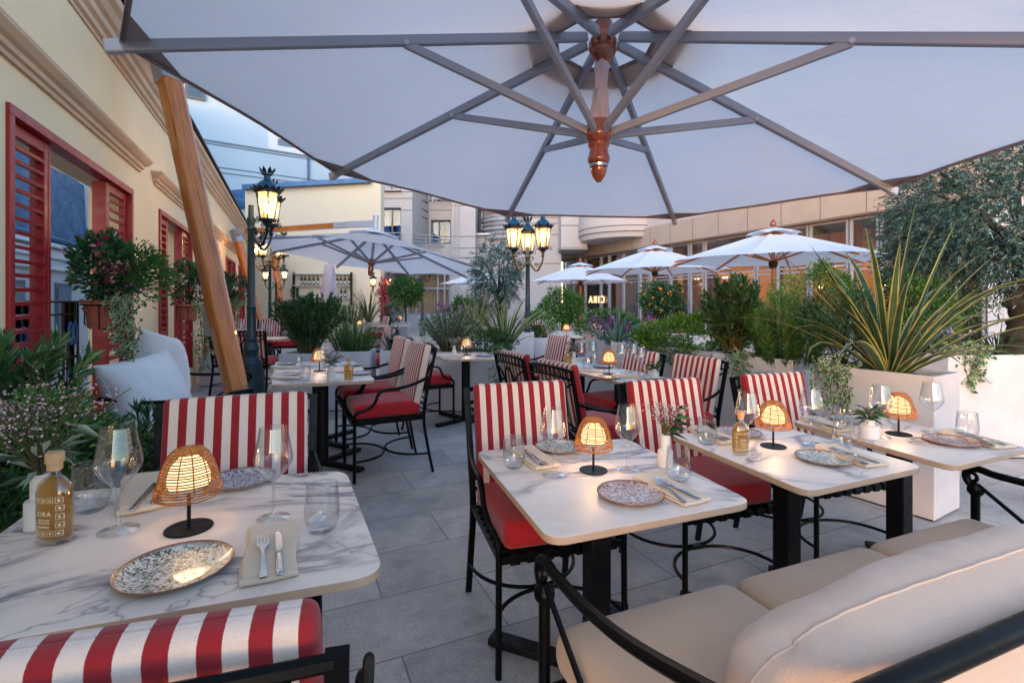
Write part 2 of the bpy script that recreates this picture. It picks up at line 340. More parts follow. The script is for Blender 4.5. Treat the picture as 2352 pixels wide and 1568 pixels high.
def tiles():
    b = NB('terrace_tiles'); v = b.coord(rot=(0, 0, -TH), kind='Generated')
    tc = b.n('TexCoord'); mp = b.n('Mapping'); b.l(tc.outputs['Object'], mp.inputs[0]); mp.inputs['Rotation'].default_value = (0, 0, -TH); mp.inputs['Location'].default_value = (.03, .16, 0)
    br = b.n('TexBrick', i_Scale=1.0, i_Mortar_Size=.0035, i_Mortar_Smooth=.1, i_Bias=0.0, i_Brick_Width=.92, i_Row_Height=.43); br.offset = .5
    br.inputs['Color1'].default_value = (.0, .0, .0, 1); br.inputs['Color2'].default_value = (1, 1, 1, 1); br.inputs['Mortar'].default_value = (.5, .5, .5, 1); b.l(mp.outputs[0], br.inputs[0])
    ob = tc.outputs['Object']; sp = b.noise(ob, 95, 4, .75); big = b.noise(ob, 1.3, 5, .6); mid = b.noise(ob, 14, 5, .7)
    base = b.ramp(br.outputs[0], [(0, srgb('#a69c96')), (1, srgb('#c0b5ac'))]); base = b.mix(.5, base, b.ramp(sp, [(.3, .12), (.47, .5), (.7, .72)]), 'OVERLAY')
    base = b.mix(.6, base, b.ramp(big, [(.3, .25), (.7, .72)]), 'OVERLAY'); st_ = b.ramp(b.noise(ob, 3.1, 3, .5, .8), [(.60, 0), (.66, 1)]); base = b.mix(b.math('MULTIPLY', st_, .22), base, srgb('#6c625c')); base = b.mix(.4, base, b.ramp(mid, [(.3, .3), (.7, .68)]), 'OVERLAY')
    col = b.mix(br.outputs[1], base, srgb('#7a726c')); h = b.math('SUBTRACT', b.math('MULTIPLY', sp, .25), br.outputs[1])
    M['terrace_tiles'] = b.done(b.bsdf(col, b.ramp(mid, [(.3, .55), (.7, .8)]), 0, b.bump(h, .5, .004)))
tiles()
def slate():
    b = NB('slate'); v = b.coord(); br = b.n('TexBrick', i_Scale=3.2, i_Mortar_Size=.012, i_Brick_Width=.6, i_Row_Height=.42); v2 = b.coord(rot=(R(90), 0, 0)); b.l(v2, br.inputs[0])
    br.inputs['Color1'].default_value = srgb('#2c4a70'); br.inputs['Color2'].default_value = srgb('#426a92'); br.inputs['Mortar'].default_value = srgb('#182a44')
    M['slate'] = b.done(b.bsdf(br.outputs[0], .5, 0, b.bump(br.outputs[1], -.3, .01)))
slate()
# ---------------------------------------------------------------- ground
g = MB().box((6, 18, -.05), (70, 60, .1)).build('terrace', 'terrace_tiles', smooth=False); tag(g, kind='structure')
# ================================================================ LEFT WALL with shutters
WZ = math.atan2(.915, -.403)
wall = thing('shuttered_wall', (-1.57, 0, 0), 'long cream terrace wall with red louvred shutters and stone mouldings', 'wall', rz=WZ)
OP = [(3.05, 5.48), (6.61, 8.86), (10.1, 12.35), (13.55, 15.85), (16.9, 19.1)]; Z0, Z1, TOP = .33, 2.50, 3.84; T = .34
m = MB(); m.box((9.1, T/2, Z0/2), (22.2, T, Z0)); m.box((9.1, T/2, (Z1+TOP)/2), (22.2, T, TOP-Z1))
edges = [-2.0]+[e for o in OP for e in o]+[20.2]
for i in range(0, len(edges), 2): m.box(((edges[i]+edges[i+1])/2, T/2, (Z0+Z1)/2), (edges[i+1]-edges[i], T, Z1-Z0))
m.build('masonry', 'wall_yellow', wall, smooth=False)
def mould(prof, x0, x1, name, mt, par, ret=True):
    """profile (protrusion, z) extruded along the wall with mitred returns"""
    m = MB(); n = len(prof); vs = []
    for s in (0, 1):
        for p, z in prof:
            x = (x0-(p if ret else 0)) if s == 0 else (x1+(p if ret else 0)); vs.append((x, -p, z))
    for s in (0, 1):
        for p, z in prof: vs.append((x0-(p if ret else 0) if s == 0 else x1+(p if ret else 0), .0, z))
    fs = [(i, i+1, n+i+1, n+i) for i in range(n-1)]+[(i, 2*n+i, 2*n+i+1, i+1) for i in range(n-1)]+[(n+i, n+i+1, 3*n+i+1, 3*n+i) for i in range(n-1)]
    fs += [(n-1, 2*n-1, 4*n-1, 3*n-1), (0, 2*n, 3*n, n)]
    m.add(vs, fs); return m.build(name, mt, par, smooth=False)
mould([(.004, 3.52), (.015, 3.52), (.015, 3.55), (.04, 3.56), (.045, 3.60), (.075, 3.62), (.08, 3.67), (.11, 3.69), (.14, 3.74), (.18, 3.77), (.185, 3.83), (.004, 3.86)], -2, 20.1, 'crown_moulding', 'cornice', wall, False)
MB().box((9.1, T/2-.10, TOP+.035), (22.2, T+.24, .03)).build('roof_edge', 'matt_black', wall, smooth=False)
for a, b_ in OP:
    mould([(.003, 2.735), (.022, 2.735), (.026, 2.762), (.045, 2.77), (.05, 2.80), (.075, 2.815), (.105, 2.85), (.11, 2.873), (.003, 2.885)], a-.25, b_+.25, 'window_cornice', 'cornice', wall)
    fr = MB(); fr.box(((a+b_)/2, .03, Z1-.03), (b_-a, .10, .06)); fr.box((a+.03, .03, (Z0+Z1)/2-.03), (.06, .10, Z1-Z0-.06)); fr.box((b_-.03, .03, (Z0+Z1)/2-.03), (.06, .10, Z1-Z0-.06))
    fo = fr.build('window_frame', 'red_paint', wall, smooth=False, bevel=.004)
    for (l0, l1, inner) in ((a+.065, a+.62, 1), (b_-.62, b_-.065, 0)):
        s = MB(); st = .055
        s.box((l0+st/2, .05, (Z0+Z1)/2-.03), (st, .045, Z1-Z0-.07)); s.box((l1-st/2, .05, (Z0+Z1)/2-.03), (st, .045, Z1-Z0-.07))
        xm = l1 if inner else l0
        s.box((xm+(.02 if inner else -.02), .075, (Z0+Z1)/2-.03), (.036, .10, Z1-Z0-.07))
        for z in (Z1-.10, Z0+.05, .98): s.box(((l0+l1)/2, .05, z), (l1-l0-2*st-.002, .04, .07))
        sh = s.build('shutter', 'red_paint', wall, smooth=False, bevel=.003)
        k = MB(); z = Z0+.13
        while z < Z1-.15:
            if abs(z-.98) > .05:
                cs, sn = math.cos(R(14)), math.sin(R(14)); hw, ht = .024, .010; x0, x1 = l0+st, l1-st; q = []
                for dy, dz in ((-hw, -ht), (hw, -ht), (hw, ht), (-hw, ht)): q.append((dy*cs-dz*sn+.05, dy*sn+dz*cs+z))
                k.add([(x0, y, zz) for y, zz in q]+[(x1, y, zz) for y, zz in q], [(0, 1, 2, 3), (7, 6, 5, 4), (0, 4, 5, 1), (1, 5, 6, 2), (2, 6, 7, 3), (3, 7, 4, 0)])
            z += .084
        k.build('louvres', 'red_paint', sh, smooth=False)
def railing():
    t = thing('balcony_railing', (0, 0, 0), 'x', 'railing'); L = 1.10
    m = MB()
    for z in (.02, .30, .52, .74, .96, 1.06): m.tube([(-L/2, 0, z), (L/2, 0, z)], .009, 6)
    m.build('rails', 'black_metal', t)
    for sx in (-1, 1):
        p = MB(); x = sx*(L/2-.15)
        for dx in (-.15, -.05, .05, .15): p.box((x+dx, .0, .53), (.022, .012, 1.04))
        for zz in (.12, .33, .6, .78): p.box((x, .0, zz), (.32, .0118, .022))
        p.box((x, .012, .92), (.29, .006, .27)); p.box((x, .012, .22), (.29, .006, .38)); p.box((x, .012, .55), (.1, .006, .3))
        p.build('lattice_panel', 'black_metal', t, smooth=False)
        for zz in (.80, .42):
            o = MB()
            for dx in (-.05, .05): o.tube([(x+dx+.035*math.cos(q), -.012, zz+.09*math.sin(q)) for q in np.linspace(0, 2*PI, 14)[:-1]], .010, 5, closed=True)
            o.build('oval_ornament', 'zinc', t)
    return t
for i, (a, b_) in enumerate(OP[:4]):
    p = Vector((-1.57, 0, 0))+Vector((-.403, .915, 0))*((a+b_)/2)+Vector((-.915, -.403, 0))*.22
    place('railing', railing, (p.x, p.y, Z0), WZ, ['black iron railing in the nearest shuttered opening, behind the terracotta pot with pink flowers', 'black iron railing in the second shuttered opening, left of the wooden mast', 'black iron railing in the third shuttered opening, hidden behind the wooden mast', 'black iron railing in the fourth shuttered opening, far down the cream wall'][i], 'railings in the shuttered openings')
# ---- houses across the street, seen through the openings
def wp(s, y, z=0): return Vector((-1.57, 0, 0))+Vector((-.403, .915, 0))*s+Vector((-.915, -.403, 0))*y+Vector((0, 0, z))
h = thing('slate_roofed_house', wp(0, 4), 'white town house with blue slate mansard roof across the street, seen between the shutters', 'building', rz=WZ)
mw = MB(); mw.box((10, 2, -.9), (32, 4, 7.4)); mw.box((22, 2.2, 3), (8, 4, 16)); mw.build('facade', 'wall_white', h, smooth=False)
mc = MB(); mc.box((8, -.1, 2.75), (20.6, .2, .09)); mc.box((8, -.06, 2.2), (20.6, .12, .08)); mc.box((8, -.04, 2.55), (20.6, .08, .2)); mc.build('cornice', 'white_trim', h, smooth=False)
mg = MB(); mg.tube([(-4, -.12, 2.92), (18.2, -.12, 2.92)], .06, 8); mg.build('gutter', 'zinc', h)
for z0, x0, x1 in ((2.85, -4, 17.9),):
    r_ = MB(); r_.add([(x0, -.02, z0), (x1, -.02, z0), (x1, .06, 4.75), (x0, .06, 4.75), (x0, 3, z0), (x1, 3, z0), (x1, 3, 4.75), (x0, 3, 4.75)], [(0, 1, 2, 3), (1, 5, 6, 2), (4, 0, 3, 7), (3, 2, 6, 7), (5, 4, 7, 6)]); r_.build('roof', 'slate', h, smooth=False)
mb_ = MB(); mb_.box((7, 1.6, 4.98), (22, 2.1, .45)); mb_.build('brick_band', 'brick_far', h, smooth=False)
mt = MB(); mt.box((7, 1.7, 6.2), (22, 2.0, 1.9)); mt.box((7, .6, 5.24), (22, .2, .08)); mt.box((18.45, .8, 3.9), (.9, 2.2, 2.4)); mt.build('attic_storey', 'wall_white', h, smooth=False)
for x in np.arange(-2.6, 17, 1.3):
    wn = MB(); wn.box((x, .68, 6.1), (.65, .06, 1.2)); wn.build('window', 'window_glass', h, smooth=False)
for x in np.arange(-2, 17, 2.6):
    wn = MB(); wn.box((x, -.01, 1.0), (1.0, .04, 1.7)); wf = wn.build('window', 'window_frame', h, smooth=False)
    f2 = MB(); f2.box((x, -.04, 1.0), (.84, .02, 1.5)); f2.build('pane', 'window_glass', wf, smooth=False)
# ================================================================ facade builder (planes facing the terrace)
def px(x, Y): return (x-CX)*Y/F
def pz(y, Y): return HC+(HY-y)*Y/F
def facade(par, name, mt, x0, x1, y0, y1, Y, holes=(), depth=.5, d2=0):
    xs = sorted({x0, x1}|{v for h_ in holes for v in h_[:2]}); ys = sorted({y0, y1}|{v for h_ in holes for v in h_[2:4]}); m = MB()
    for i in range(len(xs)-1):
        j = 0
        while j < len(ys)-1:
            cx_, cy_ = (xs[i]+xs[i+1])/2, (ys[j]+ys[j+1])/2
            if any(h_[0] < cx_ < h_[1] and h_[2] < cy_ < h_[3] for h_ in holes): j += 1; continue
            k = j+1
            while k < len(ys)-1 and not any(h_[0] < cx_ < h_[1] and h_[2] < (ys[k]+ys[k+1])/2 < h_[3] for h_ in holes): k += 1
            a, b2, c, d = px(xs[i], Y), px(xs[i+1], Y), pz(ys[k], Y), pz(ys[j], Y)
            m.box(((a+b2)/2, Y+depth/2, (c+d)/2), (b2-a, depth, d-c)); j = k
    o = m.build(name, mt, par, smooth=False); LASTF[:] = [o, m, mt]; return o
def window(par, x0, x1, y0, y1, Y, rec=.25, mull=(.5,), cur=True, sill=True):
    a, b2, c, d = px(x0, Y), px(x1, Y), pz(y1, Y), pz(y0, Y); yy = Y+rec; wd = .07
    m = MB(); m.box((a+wd/2, yy, (c+d)/2), (wd, .06, d-c)); m.box((b2-wd/2, yy, (c+d)/2), (wd, .06, d-c)); m.box(((a+b2)/2, yy, c+wd/2), (b2-a-2*wd, .06, wd)); m.box(((a+b2)/2, yy, d-wd/2), (b2-a-2*wd, .06, wd))
    for q in mull: m.box((a+(b2-a)*q, yy, (c+d)/2), (wd, .05, d-c-2*wd))
    o = m.build('window', 'window_frame', par, smooth=False)
    p = MB(); p.box(((a+b2)/2, yy+.02, (c+d)/2), (b2-a-wd, .01, d-c-wd)); p.build('pane', 'window_glass', o, smooth=False)
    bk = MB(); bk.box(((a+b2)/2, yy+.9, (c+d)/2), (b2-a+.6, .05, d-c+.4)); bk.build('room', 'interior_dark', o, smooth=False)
    if cur:
        k = MB()
        for e0, e1 in ((0, .3), (.72, 1)):
            n = 14; vs = []
            for i in range(n+1):
                x = a+(b2-a)*(e0+(e1-e0)*i/n); y = yy+.16+.03*math.sin(i*1.9); vs += [(x, y, c+.03), (x, y, d-.03)]
            k.add(vs, [(2*i, 2*i+2, 2*i+3, 2*i+1) for i in range(n)])
        k.build('curtain', 'curtain_blue', o)
    return o
LASTF = [None, None, None]
def joints(par, lst, Y):
    o, m, mt = LASTF
    for x0, x1, y in lst: m.box(((px(x0, Y)+px(x1, Y))/2, Y-.002, pz(y, Y)), (px(x1, Y)-px(x0, Y), .012, .035), 0, 1)
    me = bpy.data.meshes.new(o.name); me.from_pydata(m.v, [], m.f); me.materials.append(M[mt]); me.materials.append(M['joint']); me.polygons.foreach_set('material_index', m.mi); me.update(); o.data = me
# end wall with the bottle shelves
ew = thing('end_wall', (-7, 18.5, 0), 'plain yellow wall closing the far end of the terrace, with a blue zinc top edge', 'wall')
ew.location = (0, 0, 0); Y = 18.5; xa, xb = px(563, Y), px(874.5, Y)
m = MB(); m.add([(xa, Y, 0), (xb, Y, 0), (xb, Y+.5, 0), (xa, Y+.5, 0), (xa, Y, pz(437, Y)), (xb, Y, pz(419, Y)), (xb, Y+.5, pz(419, Y)), (xa, Y+.5, pz(437, Y))], [(0, 1, 5, 4), (1, 2, 6, 5), (2, 3, 7, 6), (3, 0, 4, 7), (4, 5, 6, 7), (3, 2, 1, 0)])
m.build('masonry', 'wall_cream', ew, smooth=False)
m = MB(); m.beam((xa, Y+.15, pz(432, Y)), (px(852, Y), Y+.15, pz(416, Y)), .75, .17); m.build('zinc_coping', 'zinc', ew, smooth=False)
# tall pale building behind
bb = thing('pale_tall_building', (0, 0, 0), 'tall pale building, blue from skylight, with string courses rising behind the terrace', 'building')
D1 = Vector((.81, .586, 0)); D1.normalize(); N1 = Vector((D1.y, -D1.x, 0)); O1 = Vector((px(430, 24.5), 24.5, 0))
def bbp(t, o, z): return O1+D1*t+N1*o+Vector((0, 0, z))
m = MB(); m.beam(bbp(-2.5, -1, 9), bbp(16, -1, 9), 2, 30); m.build('facade', 'wall_skylit_blue', bb, smooth=False)
zc = pz(323, 25); 
for dz, th_, pr in ((0, .08, .05), (-.14, .05, .03), (-1.25, .05, .03), (-1.5, .05, .03)):
    m = MB(); m.beam(bbp(-2.5, pr/2, zc+dz), bbp(16, pr/2, zc+dz), pr, th_); m.build('string_course', 'course_blue' if th_ < .09 else 'wall_skylit_blue', bb, smooth=False)
m = MB(); m.tube([bbp(5.6, .08, 2), bbp(5.6, .08, 20)], .06, 8); m.build('drainpipe', 'zinc', bb)
q = at(640, 325, 29.0); t_ = (Vector((q.x, q.y, 0))-O1).dot(D1)
m = MB(); m.beam(bbp(t_-.95, .03, zc+2.4), bbp(t_+.95, .03, zc+2.4), .07, 4.7); fo = m.build('window', 'white_trim', bb, smooth=False)
m = MB(); m.beam(bbp(t_-.5, .075, zc+2.0), bbp(t_+.5, .075, zc+2.0), .03, 2.2); m.build('pane', 'window_glass', fo, smooth=False)
m = MB(); m.beam(bbp(t_-.5, .07, zc+.5), bbp(t_+.5, .07, zc+.5), .03, .34); m.build('sill_panel', 'course_blue', bb, smooth=False)
m = MB(); m.beam(bbp(-.1, .05, zc+4.4), bbp(.75, .05, zc+4.4), .08, 5); fo = m.build('window', 'window_frame', bb, smooth=False)
m = MB(); m.beam(bbp(0, .1, zc+4.4), bbp(.6, .1, zc+4.4), .03, 4.7); m.build('pane', 'window_glass', fo, smooth=False)
# small zinc-roofed house
sh = thing('zinc_roofed_house', (0, 0, 0), 'small round-fronted house with a blue zinc roof, over the end of the cream wall', 'building')
Y = 21.5; xc = px(548, Y); 
m = MB(); m.lathe([(1.55, -1), (1.55, pz(478, Y))], 24, (xc, Y+1.6, 0)); m.build('facade', 'wall_white', sh)
m = MB(); m.lathe([(1.62, pz(480, Y)), (1.72, pz(470, Y)), (1.7, pz(460, Y)), (1.5, pz(452, Y)), (1.45, pz(443, Y)), (1.2, pz(430, Y)), (.1, pz(424, Y))], 24, (xc, Y+1.6, 0)); m.build('roof', 'zinc', sh)
for a in (-125, -95, -65):
    m = MB(); q = (xc+1.56*math.cos(R(a)), Y+1.6+1.56*math.sin(R(a)), pz(505, Y)); m.box(q, (.5, .06, .8), R(a+90)); fo = m.build('window', 'white_trim', sh, smooth=False)
    m = MB(); q = (xc+1.6*math.cos(R(a)), Y+1.6+1.6*math.sin(R(a)), pz(505, Y)); m.box(q, (.36, .03, .66), R(a+90)); m.build('pane', 'window_glass', fo, smooth=False)
# ---------------------------------------------------------------- hotel rear block
ho = thing('stone_hotel_block', (0, 0, 0), 'pale stone hotel block with blue windows and curved balconies at the back of the terrace', 'building')
Y = 24
facade(ho, 'window_bay', 'stone_grey', 874, 947, 300, 627, Y, [(875.5, 921, 477, 552), (875.5, 921, 405, 437)], .8)
window(ho, 875.5, 921, 477, 552, Y); window(ho, 875.5, 921, 405, 437, Y)
joints(ho, [(875, 947, 456), (875, 947, 441), (921, 947, 483)], Y)
m = MB(); m.box((px(898, Y), Y-.12, pz(438.5, Y)), (px(924, Y)-px(875, Y), .24, .06)); m.build('sill', 'stone_grey', ho, smooth=False)
def rails(x0, x1, zb, Y0_, Y1_, n=4, h_=.5):
    m = MB(); a, b2 = Vector((px(x0, Y0_), Y0_, 0)), Vector((px(x1, Y1_), Y1_, 0))
    for i in range(n): m.tube([a+Vector((0, 0, zb+h_*(i+1)/n)), b2+Vector((0, 0, zb+h_*(i+1)/n))], .028, 6)
    for i in range(4): p = a.lerp(b2, i/3); m.beam(p+Vector((0, 0, zb)), p+Vector((0, 0, zb+h_)), .03, .03)
    return m.build('balcony_rail', 'frame_light', ho)
rails(876, 921, pz(552, Y), Y-.05, Y-.05, 2, .35)
m = MB(); Ya, Yb = 24.0, 26.0  # angled side of the recess
m.add([(px(947, Ya), Ya+.01, pz(640, Ya)), (px(985, Yb), Yb, pz(640, Yb)), (px(985, Yb), Yb, pz(300, Yb)), (px(947, Ya), Ya+.01, pz(300, Ya)), (px(947, Ya)-.5, Yb+.5, pz(640, Ya)), (px(947, Ya)-.5, Yb+.5, pz(300, Ya))], [(0, 1, 2, 3), (1, 4, 5, 2)]); m.build('side_wall', 'stone_grey', ho, smooth=False)
m = MB()
for y0, y1 in ((455, 466), (473, 487), (491, 504)): m.beam((px(953, 24.4), 24.38, pz(y0, 24.4)), (px(983, 25.9), 25.85, pz(y1, 25.9)), .03, .06)
m.build('wall_slots', 'joint', ho, smooth=False)
Y = 26
facade(ho, 'balcony_bay', 'stone_grey', 985, 1038, 300, 600, Y, [(990, 1036, 505, 574), (985.5, 1037.5, 405, 463)], .8); window(ho, 990, 1036, 505, 574, Y, mull=(.38,)); window(ho, 985.5, 1037.5, 405, 463, Y)
joints(ho, [(985, 1038, 483)], Y); rails(948, 1036, pz(574, 25.0), 24.1, 25.2, 4, .66); rails(985, 1036, pz(463, 25.4), 25.4, 25.4, 3, .4)
m = MB(); m.add([(px(947, 24), 24.02, pz(578, 24)), (px(1037, 25), 25.3, pz(576, 25)), (px(1037, 25), 26.2, pz(576, 25)), (px(947, 24), 26.2, pz(578, 24)), (px(947, 24), 24.02, pz(627, 24)), (px(1037, 25), 25.3, pz(627, 25)), (px(1037, 25), 26.2, pz(627, 25)), (px(947, 24), 26.2, pz(627, 24))], [(0, 1, 2, 3), (4, 5, 1, 0), (7, 6, 5, 4)]); m.build('balcony_parapet', 'stone_grey', ho, smooth=False)
Y = 24.5; facade(ho, 'pilaster', 'stone_grey', 1038, 1092, 380, 760, Y, (), 2.2); joints(ho, [(1038, 1092, 543), (1038, 1092, 570), (1038, 1092, 592), (1038, 1092, 472)], Y)
m = MB()
for x in (1043, 1049, 1054): m.box((px(x, Y), Y-.02, pz(520, Y)), (.05, .06, 9))
m.build('pilaster_ribs', 'stone_grey', ho, smooth=False)
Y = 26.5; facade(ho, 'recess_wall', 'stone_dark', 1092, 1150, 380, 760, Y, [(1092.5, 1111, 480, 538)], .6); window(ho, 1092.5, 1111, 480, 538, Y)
Y = 25.3; facade(ho, 'ledge_wall', 'stone_grey', 1092, 1140, 540, 700, Y, (), .4); joints(ho, [(1092, 1140, 570)], Y)
m = MB(); m.box((px(1116, Y), Y, pz(539, Y)), (1.15, .6, .08)); m.build('ledge', 'white_trim', ho, smooth=False)
cx_, cy_ = px(1168, 25), 26.0  # round balcony tower
m = MB(); m.lathe([(1.15, 0), (1.15, pz(545, 25))], 32, (cx_, cy_, 0)); m.lathe([(.8, pz(545, 25)), (.8, 12)], 32, (cx_, cy_, 0)); m.build('round_tower', 'stone_grey', ho)
for k, y in enumerate((545, 535, 525, 515, 505, 497)):
    m = MB(); m.tube([(cx_+1.35*math.cos(a), cy_+1.35*math.sin(a), pz(y, 25)) for a in np.linspace(PI, 2*PI, 24)], .05 if k % 2 else .08, 6); m.build('curved_rail', 'frame_light', ho)
m = MB(); m.lathe([(1.4, pz(549, 25)), (1.42, pz(543, 25))], 32, (cx_, cy_, 0)); m.build('curved_slab', 'stone_grey', ho)
Y = 25; facade(ho, 'corner_tower', 'stone_grey', 1196, 1289, 380, 760, Y, (), 3); joints(ho, [(1225, 1289, 478), (1225, 1289, 500), (1196, 1289, 513), (1196, 1289, 539), (1225, 1289, 605)], Y)
Y = 23.5; facade(ho, 'box_bay', 'stone_grey', 1289, 1349, 380, 567, Y, (), 3); joints(ho, [(1289, 1349, 518)], Y)
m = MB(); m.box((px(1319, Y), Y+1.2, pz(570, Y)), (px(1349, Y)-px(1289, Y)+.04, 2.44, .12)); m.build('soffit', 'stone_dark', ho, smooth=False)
# curtained ground floor
Y = 25; facade(ho, 'ground_floor', 'stone_grey', 874, 1038, 560, 760, Y, [(905, 1034, 627, 724)], .2)
wo = MB(); a, b2, c, d = px(905, Y), px(1034, Y), pz(724, Y), pz(627, Y)
for x in (907, 936, 955, 1005, 1021, 1033): wo.box((px(x, Y), Y+.08, (c+d)/2), (.09, .08, d-c))
for z in (pz(662, Y), c+.05, d-.05): wo.box(((a+b2)/2, Y+.085, z), (b2-a, .06, .09))
wo = wo.build('window', 'frame_light', ho, smooth=False); k = MB(); n = 120; vs = []
for i in range(n+1): x = a+(b2-a)*i/n; y = Y+.35+.05*math.sin(i*1.3)+.03*math.sin(i*.37); vs += [(x, y, c), (x, y, d)]
k.add(vs, [(2*i, 2*i+2, 2*i+3, 2*i+1) for i in range(n)]); k.build('curtain', 'curtain', wo)
# curved white balcony above the glazed wing
cb = MB(); Yc = 23.0; cxb, cyb = px(1455, 21.5), 23.2
cb.lathe([(.2, pz(545, 21.5)), (2.0, pz(545, 21.5)), (2.1, pz(530, 21.5)), (2.1, pz(505, 21.5)), (2.05, pz(470, 21.5))], 48, (cxb, cyb, 0)); cb.build('round_balcony', 'stone_grey', ho)
for y in (533, 520): m = MB(); m.tube([(cxb+2.11*math.cos(a), cyb+2.11*math.sin(a), pz(y, 21.5)) for a in np.linspace(PI, 2*PI, 24)], .018, 5); m.build('balcony_groove', 'joint', ho)
# ================================================================ GLAZED WING (right)
UX = Vector((-.379, .925, 0)); WG = math.atan2(.925, -.379)
gw = thing('glazed_wing', (14.4, 0, 0), 'low restaurant wing with a beige stone fascia over tall lit glass doors', 'building', rz=WG)
def sg(x): return 14.4/((x-CX)/F+.41)/.925
S0, S1 = 6.0, 30.5; SZ, DH = 3.62, 2.22
m = MB(); m.box(((S0+S1)/2, -.02, 4.03), (S1-S0, .36, .80))
s = sg(1599)-1.24*12
while s < S1: m.box((s, .1605, 4.03), (.022, .004, .79), 0, 1); s += 1.24
m.build('fascia', ['stone_tan', 'joint'], gw, smooth=False)
m = MB(); m.box(((S0+S1)/2, -.1, 5.6), (S1-S0, .3, 2.3)); m.build('upper_wall', 'stone_grey', gw, smooth=False)
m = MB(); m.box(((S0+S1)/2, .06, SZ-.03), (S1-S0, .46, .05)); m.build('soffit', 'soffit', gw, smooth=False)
mull = [sg(x) for x in (2268, 2150, 2022, 1952, 1860, 1784, 1738, 1619, 1585, 1541, 1494, 1470, 1433, 1400, 1381, 1345, 1318, 1296)]
for s in mull:
    fr = MB(); fr.box((s-.05, 0, SZ/2), (.05, .09, SZ)); fr.box((s+.05, 0, SZ/2), (.05, .09, SZ)); fr.box((s, -.01, SZ/2), (.05, .05, SZ), 0, 1); fr.build('mullion', ['frame_light', 'joint'], gw, smooth=False)
for i in range(len(mull)-1):
    s0, s1 = mull[i]+.08, mull[i+1]-.08
    for z in (.05, DH, DH+.12, SZ-.09): hb = MB(); hb.box(((s0+s1)/2, 0, z), (s1-s0, .07, .05)); hb.build('transom', 'frame_light', gw, smooth=False)
for i in range(len(mull)-1):
    s0, s1 = mull[i]+.08, mull[i+1]-.08
    p = MB(); p.box(((s0+s1)/2, -.01, DH/2), (s1-s0, .008, DH-.1)); p.box(((s0+s1)/2, -.01, (DH+SZ)/2+.02), (s1-s0, .008, SZ-DH-.24)); p.build('glass_pane', 'door_glass', gw, smooth=False)
m = MB(); m.box(((S0+S1)/2, -3.4, 2.1), (S1-S0, .2, 4.2)); m.box((S1-.1, -1.75, 2.1), (.2, 3.1, 4.2)); m.build('interior_back_wall', 'interior_wall', gw, smooth=False)
m = MB(); m.box(((S0+S1)/2, -1.85, 3.75), (S1-S0, 3.2, .1)); m.build('interior_ceiling', 'interior_ceiling', gw, smooth=False)
rr = random.Random(5)
for i, s in enumerate(mull[1:-1]):
    if i % 2 == 0: m = MB(); m.box((s+.25, -.55, 1.75), (.28, .28, 3.4)); m.build('interior_post', 'interior_wood', gw, smooth=False)
for k in range(26):
    s = 12+k*.7; m = MB(); m.box((s, -2.6+rr.uniform(-.5, .8), rr.uniform(.4, .7)), (rr.uniform(.3, .6), .4, rr.uniform(.8, 1.3))); m.build('cabinet', 'interior_dark', gw, smooth=False)
for s in (13.6, 16.2, sg(1560)-.2, 21.5):
    y = -1.7; c2 = MB(); c2.tube([(s, y, 2.2), (s, y, 3.7)], .02, 6)
    for k in range(8): a = k*PI/4; c2.tube(spline([(s, y, 2.15), (s+.2*math.cos(a), y+.2*math.sin(a), 2.05), (s+.35*math.cos(a), y+.35*math.sin(a), 2.25)], 3), .012, 5)
    co = c2.build('chandelier', 'lamp_gold', gw)
    for k in range(8): a = k*PI/4; c = MB(); c.lathe([(0, -.05), (.05, 0), (0, .05)], 8, (s+.35*math.cos(a), y+.35*math.sin(a), 2.3)); c.build('bulb', 'chandelier', co)
    l = bpy.data.objects.new('chandelier_light', bpy.data.lights.new('chandelier_light', 'POINT')); sc.collection.objects.link(l); l.parent = co; l.location = (s, y, 1.9); l.data.energy = 20; l.data.color = (1, .62, .3); l.data.shadow_soft_size = .3
m = MB(); vs, fs = text_mb('CIRA', .50, .02, spacing=1.45); s = sg(1373)
mp_ = MB(); mp_.box((s, -.10, 1.35), (2.6, .05, 2.2)); mp_.build('sign_panel', 'interior_dark', gw, smooth=False); X = Matrix.Translation((s, .07, 1.28)) @ Matrix.Rotation(R(90), 4, 'X'); m.add(vs, fs, 0, X); so = m.build('mirrored_sign', 'sign_light', gw, smooth=False)
m = MB(); se = sg(2272); m.box(((1.0+se)/2, -.2, SZ/2), (se-1.0, .5, SZ-.02)); m.build('end_masonry', 'wall_white', gw, smooth=False)
